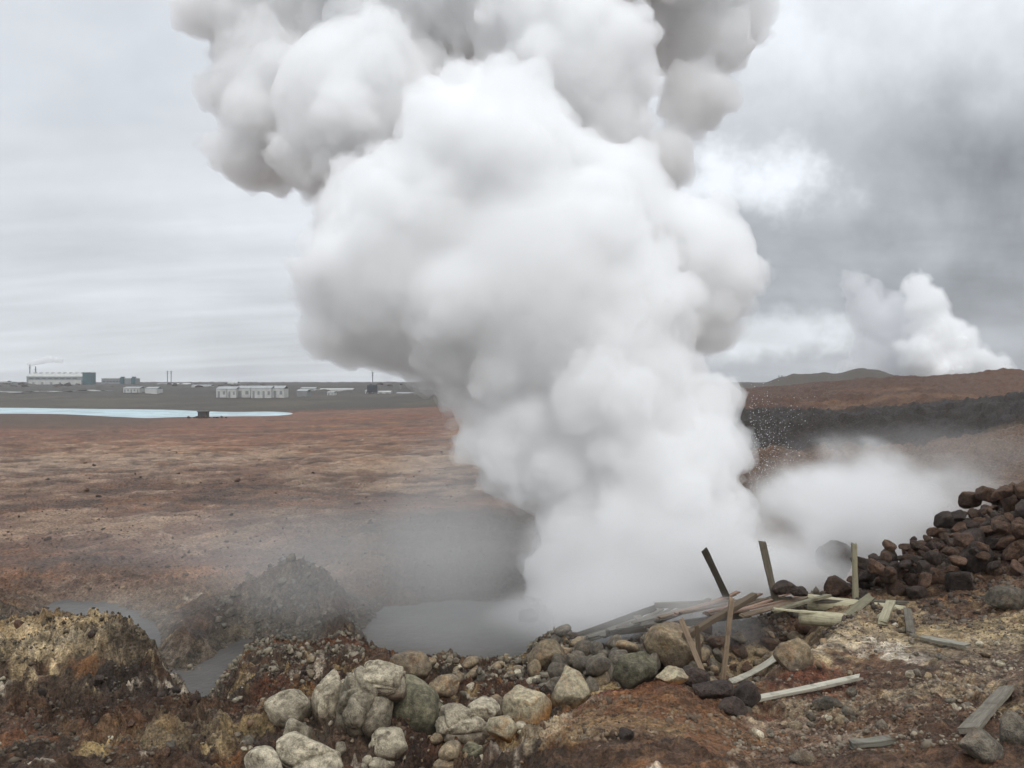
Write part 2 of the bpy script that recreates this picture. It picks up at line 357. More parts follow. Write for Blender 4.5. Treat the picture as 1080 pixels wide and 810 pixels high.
C = lerp(C, (0.40, 0.33, 0.20), blob(1030, 12.6, 1.4, 0.7, 52, 2, 0.8) * 0.7); C = lerp(C, (0.14, 0.045, 0.022), blob(860, 10.2, 0.9, 1.0, 53, 1.6, 0.6) * 0.7)
C = lerp(C, (0.17, 0.05, 0.03), blob(650, 10.1, 0.75, 0.55, 54, 2, 0.5) * 0.85); C = lerp(C, (0.09, 0.05, 0.03), blob(720, 8.6, 1.1, 1.2, 55, 1.5, 0.6) * 0.75)
C = lerp(C, (0.52, 0.47, 0.36), blob(600, 8.4, 0.6, 0.9, 56, 3, 0.9) * 0.85); C = lerp(C, (0.25, 0.22, 0.17), blob(640, 7.6, 0.9, 0.6, 57, 3, 0.8) * 0.6)
C = lerp(C, (0.13, 0.11, 0.085), blob(560, 7.9, 0.5, 0.6, 58, 1, 0.3) * 0.6)
C = lerp(C, (0.15, 0.12, 0.10), blob(1050, 10.5, 0.9, 1.6, 59, 1.4, 0.6) * 0.6)
# berm
C = lerp(C, (0.10, 0.06, 0.045), blob(1060, 17.5, 3.0, 3.0, 60, 1, 0.3) * 0.8)
# speckle
C *= np.clip(1 + 0.9 * n_fine * (gy < 40), .35, 2)[..., None]
# plain
pl = sstep(20.5, 27, gy + 1.2 * n_big)[..., None]
Q = np.zeros_like(C); Q[:] = (0.135, 0.082, 0.060)
Q = lerp(Q, (0.27, 0.205, 0.16), sstep(-0.2, 0.25, n_pl + 0.5 * n_pl2) * (1 - sstep(90, 150, gy)) * 0.85)
Q = lerp(Q, (0.055, 0.038, 0.031), sstep(0.02, 0.35, -n_pl2 + 0.4 * n2(0.05, 0.1, 61)) * 0.8)  # relief hollows darkened: hummock shading put into the soil colour
Q = lerp(Q, (0.145, 0.062, 0.040), sstep(75, 130, gy) * 0.7 * sstep(-0.4, 0.3, n_pl)); Q = lerp(Q, (0.24, 0.12, 0.055), sstep(0.25, 0.5, n2(0.08, 0.16, 62)) * 0.6)
Q = lerp(Q, (0.36, 0.29, 0.23), sstep(0.28, 0.55, n_pl2 * 0.6 + 0.6 * n2(0.5, 0.7, 63, 5, .7)) * (1 - sstep(110, 200, gy)) * 0.7)
mot = n2(0.22, 0.22, 81, 6, 0.62); mot2 = n2(0.4, 0.4, 82, 5, 0.62); fadeq = 1 - sstep(100, 180, gy)
Q = lerp(Q, (0.30, 0.225, 0.165), sstep(0.08, 0.42, mot + .25 * mot2) * 0.55 * fadeq); Q = lerp(Q, (0.06, 0.042, 0.035), sstep(0.12, 0.36, -mot) * 0.7)
Q = lerp(Q, (0.22, 0.11, 0.055), sstep(0.10, 0.4, mot2 * .6 - mot * .4) * 0.6 * fadeq)
Q *= (1 + 0.55 * n2(0.9, 1.3, 64, 5, 0.7))[..., None]
C = C * (1 - pl) + Q * pl
# lava strip beside the lake and the far bank
C = lerp(C, (0.055, 0.045, 0.036), sstep(-60, 20, 220 - gy + 0) * 0 + sstep(165, 200, gy + 18 * n2(0.03, 0.05, 65)) * (1 - sstep(90, 240, pxg)) * 0.75)
C = lerp(C, (0.058, 0.054, 0.046), sstep(300, 335, gy + 0.02 * pxg) * 1.0)
C = lerp(C, (0.105, 0.095, 0.070), sstep(320, 350, gy) * sstep(-0.05, 0.3, n2(0.03, 0.03, 66, 6, .65)) * 0.7)
C = lerp(C, (0.05, 0.047, 0.045), sstep(480, 540, gy) * 0.8)
# right side: tan flat, dark gravel bank, brown hill
rt = sstep(660, 720, pxg)
C = lerp(C, (0.20, 0.145, 0.11), rt * sstep(26, 32, gy) * (1 - sstep(50, 60, gy)) * 0.6)
edge = 56 + 5 * n2(0.06, 0.12, 67)
C = lerp(C, (0.040, 0.033, 0.030), rt * sstep(-1.5, 2.5, gy - edge) * (1 - sstep(90, 96, gy)))
C = lerp(C, (0.105, 0.060, 0.045), rt * sstep(88, 96, gy) * (1 - sstep(170, 200, gy)))
C = lerp(C, (0.23, 0.14, 0.085), rt * sstep(96, 100, gy) * (1 - sstep(118, 126, gy)) * sstep(0.1, 0.5, n2(0.05, 0.2, 68)) * 0.8)
C = lerp(C, (0.17, 0.10, 0.065), rt * sstep(96, 100, gy) * (1 - sstep(170, 200, gy)) * sstep(950, 1080, pxg) * 0.4)
C = lerp(C, (0.075, 0.066, 0.054), rt * sstep(440, 470, gy) * (1 - sstep(700, 760, gy)))
wet_shade = np.exp(-(((pxg - 520) / 190) ** 2) ** 1.5) * sstep(17.5, 19, gy) * (1 - sstep(32, 46, gy + 4 * n_big))  # damp ground by the vent, also darkened to stand for shaded mist
C = lerp(C, (0.055, 0.047, 0.038), np.clip(wet_shade, 0, 1) * 0.8)
C = lerp(C, (0.25, 0.125, 0.055), blob(680, 8.6, 1.6, 1.6, 90, 1.2, .5) * .75); C = lerp(C, (0.36, 0.26, 0.14), blob(620, 8.0, .8, .7, 91, 2.5, 1.0) * .6); C = lerp(C, (0.15, 0.07, 0.035), blob(720, 9.6, 1.0, .6, 92, 2, .9) * .6)
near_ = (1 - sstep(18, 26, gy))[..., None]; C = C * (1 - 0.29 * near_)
C = C * np.array([1.05, 0.93, 0.78])
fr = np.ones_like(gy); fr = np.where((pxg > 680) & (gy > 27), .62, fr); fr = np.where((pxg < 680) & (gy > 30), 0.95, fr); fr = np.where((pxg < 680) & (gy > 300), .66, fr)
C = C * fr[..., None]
C = lerp(C, C.mean(-1, keepdims=True) * np.ones(3), 0.10 * sstep(20, 30, gy) * (gy < 90))
C = np.clip(C, 0.008, 0.8)

gm, n, o = new_mat('geothermal_soil')
bs = n.add('ShaderNodeBsdfPrincipled'); at = n.add('ShaderNodeAttribute', attribute_name='tone'); geo = n.add('ShaderNodeNewGeometry')
pos = geo.outputs['Position']
m1 = n.noise(pos, 9.0, 5, 0.7); m2 = n.noise(pos, 38.0, 3, 0.6); m3 = n.noise(n.map(pos, (0, 0, 0), (0, 0, 0), (1, 1.6, 1)), 0.8, 6, 0.68)
k = n.math('MULTIPLY', n.ramp(m1, 0.25, 0.75, 0.42, 1.7), n.math('MULTIPLY', n.ramp(m2, 0.3, 0.7, 0.6, 1.5), n.ramp(m3, 0.3, 0.7, 0.8, 1.22)))  # random soil tones, contrast raised to stand in for crevice shading
kc = n.add('ShaderNodeCombineColor'); [n.put(kc.inputs[i], k) for i in range(3)]
n.put(bs.inputs['Base Color'], n.mix(1.0, at.outputs['Color'], kc.outputs[0], 'MULTIPLY'))
n.put(bs.inputs['Roughness'], n.ramp(m1, 0.3, 0.7, 0.95, 0.6)); bs.inputs['Specular IOR Level'].default_value = 0.35
vo = n.add('ShaderNodeTexVoronoi'); n.put(vo.inputs['Vector'], pos); vo.inputs['Scale'].default_value = 16
hb = n.math('ADD', n.math('MULTIPLY', m1, 0.12), n.math('ADD', n.math('MULTIPLY', m2, 0.02), n.math('MULTIPLY', vo.outputs[0], -0.03)))
bp = n.add('ShaderNodeBump'); bp.inputs['Strength'].default_value = 1.0; bp.inputs['Distance'].default_value = 1.0; n.put(bp.inputs['Height'], hb)
n.l.new(bp.outputs[0], bs.inputs['Normal']); n.l.new(bs.outputs[0], o.inputs[0])

idx = np.arange(nr * nc).reshape(nr, nc)
quads = np.stack([idx[:-1, :-1], idx[:-1, 1:], idx[1:, 1:], idx[1:, :-1]], -1).reshape(-1, 4)
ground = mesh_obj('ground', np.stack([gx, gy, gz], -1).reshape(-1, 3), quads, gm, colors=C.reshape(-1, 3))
tag(ground, kind='structure')

# ------------------------------------------------------------------ water
def water_mat(name, col, rough, bump, scale, ripple=1.0):
    m, n, o = new_mat(name); b = n.add('ShaderNodeBsdfPrincipled'); g = n.add('ShaderNodeNewGeometry')
    nz = n.noise(g.outputs['Position'], scale, 4, 0.6); nz2 = n.noise(g.outputs['Position'], scale * 0.12, 4, 0.6)
    kk = n.ramp(nz2, 0.35, 0.65, 0.8, 1.2); c = n.add('ShaderNodeCombineColor'); [n.put(c.inputs[i], n.math('MULTIPLY', kk, col[i])) for i in range(3)]
    n.put(b.inputs['Base Color'], c.outputs[0]); b.inputs['Roughness'].default_value = rough; b.inputs['IOR'].default_value = 1.33
    q = n.add('ShaderNodeBump'); q.inputs['Strength'].default_value = 1; q.inputs['Distance'].default_value = bump; n.put(q.inputs['Height'], nz)
    n.l.new(q.outputs[0], b.inputs['Normal']); n.l.new(b.outputs[0], o.inputs[0]); return m
mud = water_mat('muddy_water', (0.075, 0.068, 0.06), 0.45, 0.028, 4.0)
lake = water_mat('silica_water', (0.37, 0.475, 0.50), 0.4, 0.1, 1.0)
def sheet(name, x0, x1, y0, y1, z, mat):
    o = mesh_obj(name, [(x0, y0, z), (x1, y0, z), (x1, y1, z), (x0, y1, z)], [[0, 1, 2, 3]], mat, smooth=False)
    return tag(o, kind='structure')
sheet('mud_pool_water', -18, 8, 14.5, 26.2, WATER_Z, mud)
sheet('lake_water', -360, -50, 200, 420, LAKE_Z, lake)
# ------------------------------------------------------------------ finding the ground under a column of the photograph
_dd = np.geomspace(4.5, 1400, 5200)
_cache = {}
def column(px):
    k = round(px, 1)
    if k not in _cache:
        x = (px - 540) / F * _dd; _cache[k] = height(x, _dd)
    return _cache[k]
def dist_at(px, py, lo=4.5):
    z = column(px); r = CH - (py - HZ) / F * _dd
    i = np.nonzero((r < z) & (_dd > lo))[0]
    return float(_dd[i[0]]) if len(i) else 900.0

# ------------------------------------------------------------------ rocks
def ico(sub):
    import bmesh
    bm = bmesh.new(); bmesh.ops.create_icosphere(bm, subdivisions=sub, radius=1.0)
    v = np.array([p.co[:] for p in bm.verts], dtype=np.float64); f = np.array([[q.index for q in p.verts] for p in bm.faces], dtype=np.int32)
    bm.free(); return v, f
ICO = {s: ico(s) for s in (1, 2, 3, 4, 5, 6)}
def rock_shape(sub, seed, planes=12, power=10, hmin=0.62, hmax=0.95, bump=0.06, crack=0.0, crack_cells=14, pits=0.0):
    r_ = np.random.RandomState(seed); v, f = ICO[sub]; v = v.copy()
    if planes:
        u = r_.normal(size=(planes, 3)); u /= np.linalg.norm(u, axis=1)[:, None]; h = r_.uniform(hmin, hmax, planes)
        s = np.clip(v @ u.T, 0, None) / h
        rr = ((s ** power).sum(1) + 1.0) ** (-1 / power)
    else: rr = np.ones(len(v))
    o = r_.uniform(0, 50, 3)
    p = v * rr[:, None]
    rr = rr * (1 + bump * 1.6 * fbm(p[:, 0] * 1.3 + o[0], p[:, 1] * 1.3 + o[1], p[:, 2] * 1.3 + o[2], oct=3, seed=seed % 97)
               + bump * 0.5 * fbm(p[:, 0] * 5 + o[0], p[:, 1] * 5 + o[1], p[:, 2] * 5 + o[2], oct=4, gain=0.6, seed=seed % 89))
    rr = rr * (1 + 0.35 * bump * fbm(p[:, 0] * 2.6 + o[1], p[:, 1] * 2.6, p[:, 2] * 2.6 + o[0], oct=5, gain=0.62, seed=seed % 83, ridge=True))
    if crack:
        c = r_.normal(size=(crack_cells, 3)); c /= np.linalg.norm(c, axis=1)[:, None]
        q = v + 0.10 * np.stack([fbm(v[:, 0] * 2 + k * 7, v[:, 1] * 2, v[:, 2] * 2, oct=3, seed=k) for k in range(3)], -1)
        D_ = np.sort(np.sqrt(((q[:, None] - c[None]) ** 2).sum(-1)), 1); e = D_[:, 1] - D_[:, 0]
        rr *= 1 - crack * np.exp(-(e / 0.05) ** 1.2) + crack * 0.55 * (sstep(0, 0.45, e) - 0.5)
    if pits: rr *= 1 - pits * sstep(0.15, 0.5, fbm(v[:, 0] * 3 + 9, v[:, 1] * 3, v[:, 2] * 3, oct=3, seed=seed))
    return v * rr[:, None], f

def rock_mat(name, a, b, stain, stain_amt=0.35, rough=0.85, bump=0.02, var=0.3, low=None):
    m, n, o = new_mat(name); bs = n.add('ShaderNodeBsdfPrincipled'); t = n.add('ShaderNodeTexCoord'); oi = n.add('ShaderNodeObjectInfo'); g = n.add('ShaderNodeNewGeometry')
    pos = g.outputs['Position']
    n1 = n.noise(pos, 3.0, 5, 0.6); n2_ = n.noise(pos, 14.0, 5, 0.7); n3 = n.noise(pos, 70.0, 3, 0.6); n4 = n.noise(pos, 5.5, 5, 0.65, 1.0)
    c = n.mix(n.ramp(n1, 0.35, 0.65), a, b)
    c = n.mix(n.math('MULTIPLY', n.ramp(n4, 0.5, 0.68), stain_amt), c, stain)
    if low:      # soil stuck to the buried half
        s = n.add('ShaderNodeSeparateXYZ'); n.put(s.inputs[0], t.outputs['Object'])
        c = n.mix(n.ramp(n.math('ADD', s.outputs[2], n.math('MULTIPLY', n1, 0.8)), 0.55, -0.1, 0, 0.95), c, low)
    k = n.math('MULTIPLY', n.ramp(n2_, 0.3, 0.7, 0.52, 1.32), n.math('MULTIPLY', n.ramp(n3, 0.3, 0.7, 0.8, 1.2), n.ramp(oi.outputs['Random'], 0, 1, 1 - var, 1 + var, False)))
    kc = n.add('ShaderNodeCombineColor'); [n.put(kc.inputs[i], k) for i in range(3)]
    n.put(bs.inputs['Base Color'], n.mix(1.0, c, kc.outputs[0], 'MULTIPLY')); bs.inputs['Roughness'].default_value = rough; bs.inputs['Specular IOR Level'].default_value = 0.3
    q = n.add('ShaderNodeBump'); q.inputs['Distance'].default_value = 1.0; q.inputs['Strength'].default_value = 1.0
    n.put(q.inputs['Height'], n.math('ADD', n.math('MULTIPLY', n2_, bump * 1.6), n.math('MULTIPLY', n3, bump * 0.5)))
    n.l.new(q.outputs[0], bs.inputs['Normal']); n.l.new(bs.outputs[0], o.inputs[0]); return m
pale = rock_mat('pale_rock', (0.44, 0.385, 0.28), (0.25, 0.215, 0.155), (0.10, 0.075, 0.05), 0.8, low=(0.085, 0.057, 0.038))
green = rock_mat('greenish_rock', (0.20, 0.18, 0.115), (0.085, 0.078, 0.05), (0.27, 0.235, 0.16), 0.5, low=(0.05, 0.045, 0.032))
tanr = rock_mat('tan_rock', (0.27, 0.21, 0.13), (0.17, 0.135, 0.095), (0.24, 0.12, 0.045), 0.5, low=(0.09, 0.06, 0.04))
ochre = rock_mat('ochre_stained_rock', (0.42, 0.36, 0.24), (0.33, 0.28, 0.19), (0.30, 0.15, 0.05), 0.5, low=(0.30, 0.14, 0.04), var=0.1)
brownr = rock_mat('brown_lava_rock', (0.125, 0.074, 0.048), (0.078, 0.049, 0.035), (0.16, 0.085, 0.046), 0.5, bump=0.045, var=0.4)
darkr = rock_mat('dark_lava_rock', (0.062, 0.045, 0.036), (0.042, 0.032, 0.027), (0.10, 0.06, 0.04), 0.5, bump=0.04)
greyr = rock_mat('grey_rubble_rock', (0.17, 0.145, 0.11), (0.105, 0.09, 0.07), (0.20, 0.13, 0.07), 0.45, bump=0.03)

def hero(px, py, w, h, mat, label, seed, d=None, name='boulder', cat='boulder', deep=None, tilt=None, group=None, **kw):
    """a boulder seen centred at (px, py), w x h photo pixels large, standing where the ground meets its foot"""
    if d is None: d = dist_at(px, py + h * 0.34)
    rx, rz = w / 2 / F * d, h / 2 / F * d; ry = deep or (rx + rz) / 2
    d2 = d + ry * 0.35
    rx *= d2 / d; rz *= d2 / d
    kw.setdefault('sub', 5); kw['power'] = kw.get('power', 10) * 2.2; kw['planes'] = kw.get('planes', 9) + 6; kw['hmax'] = .9; kw['bump'] = kw.get('bump', .06) * 1.3; kw['hmin'] = kw.get('hmin', .62) * .9
    v, f = rock_shape(seed=seed, **kw)
    v = v / np.abs(v).max(0)                 # fills its box
    d2 = d2
    o = mesh_obj(name, v, f, mat); o.scale = (rx * 1.03, ry, rz * 1.05); o.location = P(px, py + h * .05, d2)
    o.rotation_euler = (0, R(tilt or 0), 0)
    tag(o, label, cat, group)
    return o
B = hero
B(303,748,46,44,pale,'smooth round pale grey boulder lying alone beside the cracked boulder heap',11,planes=7,hmin=.8,hmax=.98,power=6,bump=.07)
B(384,742,62,82,pale,'big pale boulder split by deep cracks, upright against the green one',12,planes=9,hmin=.75,power=7,bump=.06,crack=.16,crack_cells=11,sub=6)
B(345,738,34,60,pale,'slim pale slab leaning on the side of the big cracked boulder',13,planes=9,power=9,crack=.1,crack_cells=5,tilt=12)
B(402,715,60,44,pale,'grey knobbly boulder capping the cracked boulder, with a ring mark',14,planes=9,power=8,crack=.15,crack_cells=10,sub=6,d=9.9)
B(432,748,62,74,green,'dark green rounded boulder behind the cracked pale one',15,planes=6,hmin=.85,power=6,bump=.05,d=10.3,name='boulder')
B(432,704,46,42,tanr,'yellow brown boulder above the dark green boulder',16,planes=10,power=8,d=11.2)
B(318,774,36,38,pale,'small wedge shaped pale rock below the round grey boulder',17,planes=6,hmin=.5,hmax=.8,power=16,bump=.03)
B(332,800,86,52,pale,'broad cracked pale slab with a thin raised edge, soil on its top',18,planes=8,power=12,crack=.12,crack_cells=9,sub=6,tilt=18)
B(278,805,44,34,pale,'low rounded pale rock beside the broad cracked slab',19,planes=8,power=7)
B(409,784,42,36,pale,'round whitish rock with a dark nub on top',20,planes=6,hmin=.85,power=6,bump=.07)
B(398,804,36,20,pale,'flat white lumpy rock under the whitish round rock',21,planes=8,bump=.12)
B(487,765,64,50,pale,'whitish boulder crazed with dark cracks in the middle of the rubble ridge',22,planes=8,power=7,crack=.16,crack_cells=13,sub=6,bump=.08)
B(508,748,38,26,pale,'blocky pale rock perched on top of the crazed whitish boulder',23,planes=10,power=12,crack=.08,crack_cells=5,d=10.2)
B(533,767,40,32,ochre,'angular cream rock below the ochre stained wedge',24,planes=8,power=14,hmin=.55)
B(557,744,54,50,ochre,'large cream wedge of rock stained ochre at its foot',25,planes=7,power=14,hmin=.5,hmax=.85,bump=.05,tilt=-14)
B(604,728,44,52,ochre,'blocky cream boulder with a rust brown foot',26,planes=9,power=16,hmin=.62,bump=.06)
B(585,724,22,26,greyr,'dark grey stone wedged between the two cream boulders',27,planes=8)
B(520,747,26,28,tanr,'round tan stone with a grey ring beside the ochre wedge',28,planes=7,power=7,crack=.1,crack_cells=5)
B(670,706,50,44,green,'grey green domed boulder standing before the tan rubble',29,planes=9,hmin=.6,power=16,bump=.07)
B(708,712,36,18,ochre,'low cream coloured rock at the crest of the red soil mound',30,planes=8,power=14,bump=.09)
B(733,715,32,26,darkr,'dark purple brown stone at the foot of the broken stakes',31,planes=8,power=8,bump=.08)
B(752,728,44,22,darkr,'flat dark grey stone on the crest of the soil mound',32,planes=9,power=9)
B(786,733,30,30,darkr,'dark rounded stone next to the flat dark grey stone',33,planes=9,power=8)
B(772,745,34,20,darkr,'dull brown stone half sunk below the dark rounded stone',34,planes=9,power=8)
B(835,692,42,38,tanr,'pale tan boulder with the bent white board leaning on it',35,planes=8,power=14,hmin=.55,tilt=-10)
B(710,682,66,52,tanr,'big tan boulder in the shade behind the broken stakes',36,planes=9,power=11,hmin=.65,d=13.6)
B(475,792,26,24,tanr,'round tan stone at the foot of the crazed whitish boulder',37,planes=6,hmin=.85,power=6)
B(470,808,28,20,tanr,'knobbly tan stone just below the round tan stone',38,planes=8,bump=.1)
B(497,790,24,18,green,'split greenish grey stone beside the round tan stone',39,planes=8,crack=.14,crack_cells=4)
B(455,747,34,12,green,'flat grey green stone lying between the two big boulder heaps',40,planes=7)
B(880,590,42,42,darkr,'dark boulder looming half hidden inside the steam',41,d=20.2,planes=11,power=14,bump=.12)
B(556,649,24,14,darkr,'small dark rock breaking the surface of the mud pool at the foot of the plume',51,d=19.9,planes=8)
B(886,620,32,26,brownr,'rounded brown rock just beside the upright post',42,planes=8,power=8,bump=.08)
B(660,773,18,14,darkr,'lone dark stone bedded in the side of the soil mound',43,planes=8)
B(848,800,30,20,greyr,'blunt grey stone near the small fallen board',44,planes=8,power=12)
B(872,742,34,14,greyr,'long low grey brown stone under the fallen board',45,planes=8,power=10)
B(1062,632,40,30,greyr,'square grey stone at the foot of the brown rock bank',46,planes=9,power=16)
B(1068,770,34,40,greyr,'grey lump of rock past the end of the dark weathered plank',47,planes=9,power=10)
B(1035,788,46,38,greyr,'white veined grey rock below the dark weathered plank',48,planes=9,power=10)
B(470,722,40,22,tanr,'ochre mottled slab in the hollow above the whitish boulder',49,planes=8,power=10,bump=.1)
B(578,692,44,36,tanr,'rusty tan stone set in the bank of dark clods',50,planes=9,power=9,d=14.6)

DEFER = []
def bank(n_, picks, kinds, label, group, name='rock', cat='rock', seed=1, sub=4, bury=0.25, flat=(0.6, 0.95), pile=0.0, ang=True):
    """countable loose stones: picks(rng) -> (px, d, radius)"""
    rg = random.Random(seed); protos = []
    for i in range(9):
        v, f = rock_shape(sub, seed * 31 + i, planes=rg.choice((13, 16, 20)), power=rg.choice((24, 34, 44)) if ang else rg.choice((8, 12, 18)), hmax=.85, hmin=rg.uniform(.42, .55) if ang else rg.uniform(.5, .68), bump=rg.uniform(.06, .12))
        v = v / np.abs(v).max()
        me = bpy.data.meshes.new(name); me.from_pydata([tuple(q) for q in v], [], f.tolist()); me.polygons.foreach_set('use_smooth', np.ones(len(f), dtype=bool)); me.update(); protos.append(me)
    pm = {}
    pts = [picks(rg) for _ in range(n_)]
    x = np.array([(p[0] - 540) / F * p[1] for p in pts]); y = np.array([p[1] for p in pts]); z = height(x, y)
    placed = []
    order = sorted(range(n_), key=lambda i: -pts[i][2])
    for i in order:
        r = pts[i][2]; zz = z[i] + r * (1 - 2 * bury) * 0.5
        # stack on stones already there
        clash = False
        for (ax_, ay_, az_, ar_) in placed:
            h2 = (x[i] - ax_) ** 2 + (y[i] - ay_) ** 2; lim = (ar_ + r) * 0.72
            if h2 < lim * lim:
                if pile: zz = max(zz, az_ + math.sqrt(max(0, lim * lim - h2)) * 0.85)
                else: clash = True
        if pile and zz > z[i] + pile + r: clash = True
        if clash: continue
        placed.append((x[i], y[i], zz, r))
        mt = rg.choice(kinds); k = (rg.randrange(9), mt.name)
        if k not in pm:
            me = protos[k[0]].copy(); me.materials.clear(); me.materials.append(mt); pm[k] = me
        DEFER.append((name, pm[k], (x[i], y[i], zz), (rg.uniform(-.6, .6), rg.uniform(-.6, .6), rg.uniform(0, 6.28)), (r, r * rg.uniform(.7, 1), r * rg.uniform(*flat)), label, cat, group, r / y[i] * (1.0 if -30 < pts[i][0] < 1110 else 0.3)))
    return len(placed)

def berm(rg):
    px = rg.uniform(955, 1230); d = rg.uniform(15.0, 20.5); t = (px - 955) / 275
    return px, d, (rg.uniform(.08, .16) if rg.random() < .5 else rg.uniform(.16, .28) if rg.random() < .75 else rg.uniform(.28, .5)) * (0.88 + 0.5 * t)
c_ = [bank(440, berm, [brownr, brownr, brownr, darkr], 'angular brown lava rock in the high bank of rocks beside the steaming pit', 'brown lava rocks heaped in the bank beside the pit', name='lava_rock', cat='rock', seed=3, pile=0.38, sub=4)]
def lowpile(rg):
    px = rg.uniform(905, 985); d = rg.uniform(14.9, 17.0); return px, d, rg.uniform(.10, .26)
c_.append(bank(70, lowpile, [darkr, brownr], 'rounded dark brown rock in the low pile between the upright post and the high bank', 'dark rocks in the low pile by the post', name='lava_rock', cat='rock', seed=4, pile=0.45))
def midr(rg):
    px = rg.uniform(585, 760); d = rg.uniform(12.8, 15.3 + (700 - px) / 115 * 1.3); return px, d, rg.choice((rg.uniform(.06, .12), rg.uniform(.12, .24)))
c_.append(bank(330, midr, [greyr, tanr, greyr], 'rounded tan or grey stone in the rubble slope below the collapsed boardwalk', 'stones in the rubble slope under the boardwalk', name='stone', cat='stone', seed=5, pile=0.15, sub=3, ang=False))
def hollow(rg):
    px = rg.uniform(740, 850); d = rg.uniform(12.6, 15.0); return px, d, rg.uniform(.07, .22)
c_.append(bank(90, hollow, [brownr, greyr, tanr], 'brown stone in the dark hollow beneath the fallen boards', 'stones in the hollow under the fallen boards', name='stone', cat='stone', seed=6, pile=0.2, sub=3))
def rim(rg):
    px = rg.uniform(425, 590); d = rg.uniform(14.0, 16.4); return px, d, rg.choice((rg.uniform(.05, .10), rg.uniform(.12, .21)))
c_.append(bank(110, rim, [tanr, greyr, tanr, pale], 'rounded tan stone in the row along the near shore of the mud pool', 'stones lining the shore of the mud pool', name='stone', cat='stone', seed=7, pile=0.12, sub=3, ang=False))
def fore(rg):
    px = rg.uniform(250, 560); d = rg.uniform(8.6, 12.6); return px, d, rg.choice((rg.uniform(.02, .05), rg.uniform(.04, .11)))
c_.append(bank(230, fore, [pale, pale, tanr, greyr], 'small pale stone scattered among the big pale boulders', 'small pale stones among the boulders', name='stone', cat='stone', seed=8, sub=3))
def slope(rg):
    px = rg.uniform(770, 1150); d = rg.uniform(8.2, 13.4); return px, d, rg.choice((rg.uniform(.02, .045), rg.uniform(.02, .045), rg.uniform(.05, .10)))
c_.append(bank(230, slope, [pale, greyr, tanr, greyr], 'small stone lying loose on the crusted slope below the planks', 'loose small stones on the crusted slope', name='stone', cat='stone', seed=9, sub=3))
def leftm(rg):
    px = rg.uniform(-20, 330); d = rg.uniform(8.6, 14.5); return px, d, rg.choice((rg.uniform(.02, .05), rg.uniform(.05, .10)))
c_.append(bank(110, leftm, [darkr, greyr, brownr, pale], 'small dull stone on the crumbling soil beside the little pools', 'small dull stones on the crumbling soil', name='stone', cat='stone', seed=10, sub=3))
def conem(rg):
    px = rg.uniform(230, 385); d = rg.uniform(20.3, 23.0); return px, d, rg.uniform(.07, .2)
c_.append(bank(34, conem, [greyr], 'grey brown lump on the jagged mound behind the small pools', 'lumps of the jagged mound', name='rock_lump', cat='rock', seed=12, sub=3))
def plain(rg):
    px = rg.uniform(-30, 480); d = math.exp(rg.uniform(math.log(26), math.log(110))); return px, d, rg.uniform(.10, .30)
c_.append(bank(34, plain, [darkr, brownr], 'dark rock lying scattered on the reddish plain', 'rocks scattered on the plain', name='rock', cat='rock', seed=13, sub=3, bury=.45, flat=(.4, .7)))
def build_banks():
    """the largest 290 of each kind as objects of their own, the rest merged"""
    for nm in sorted({q[0] for q in DEFER}):
        L = sorted([q for q in DEFER if q[0] == nm], key=lambda q: -q[8]); print(nm, len(L))
        for q in L[:285]:
            o = bpy.data.objects.new(nm, q[1]); COL.objects.link(o); o.location, o.rotation_euler, o.scale = q[2], q[3], q[4]; tag(o, q[5], q[6], q[7])
        rest = L[285:]
        if rest:
            V, Fs, MI, mats, off = [], [], [], [], 0
            from mathutils import Euler
            for q in rest:
                me = q[1]; n_ = len(me.vertices); v = np.empty(n_ * 3, dtype=np.float32); me.vertices.foreach_get('co', v); v = v.reshape(-1, 3)
                f = np.empty(len(me.polygons) * 3, dtype=np.int32); me.polygons.foreach_get('vertices', f)
                M = np.array(Matrix.LocRotScale(Vector(q[2]), Euler(q[3]), Vector(q[4]))); V.append(v @ M[:3, :3].T + M[:3, 3]); Fs.append(f.reshape(-1, 3) + off); off += n_
                m_ = me.materials[0]
                if m_ not in mats: mats.append(m_)
                MI.append(np.full(len(f) // 3, mats.index(m_)))
            tag(mesh_obj('loose_rubble', np.concatenate(V), np.concatenate(Fs), mats, midx=np.concatenate(MI)), kind='stuff')

# gravel nobody could count: one mesh each
def gravel(name, n_, picks, mat, seed, sub=1):
    r_ = np.random.RandomState(seed); V, Fc = ICO[sub]
    px, d, s = picks(r_, n_ * 2); x = (px - 540) / F * d
    keep = np.nonzero(fbm(x * 1.1, d * 1.1, oct=4, gain=.6, seed=70 + seed) + r_.normal(0, .12, len(x)) > 0.0)[0][:n_]; n_ = len(keep)
    px, d, s, x = px[keep], d[keep], s[keep], x[keep]; z = height(x, d)
    A = V[None] * (1 + 0.35 * r_.normal(size=(n_, len(V), 1)).clip(-1, 1)) * s[:, None, None] * r_.uniform(.5, 1.2, (n_, 1, 3))
    a = r_.uniform(0, 6.28, n_); ca, sa = np.cos(a)[:, None], np.sin(a)[:, None]
    A = np.stack([A[..., 0] * ca - A[..., 1] * sa, A[..., 0] * sa + A[..., 1] * ca, A[..., 2]], -1)
    A += np.stack([x, d, z + s * 0.15], -1)[:, None]
    f = (Fc[None] + (np.arange(n_) * len(V))[:, None, None]).reshape(-1, 3)
    ton = np.repeat(r_.uniform(.5, 1.5, n_), len(V))[:, None] * np.ones((1, 3))
    return tag(mesh_obj(name, A.reshape(-1, 3), f, mat, colors=ton), kind='stuff')
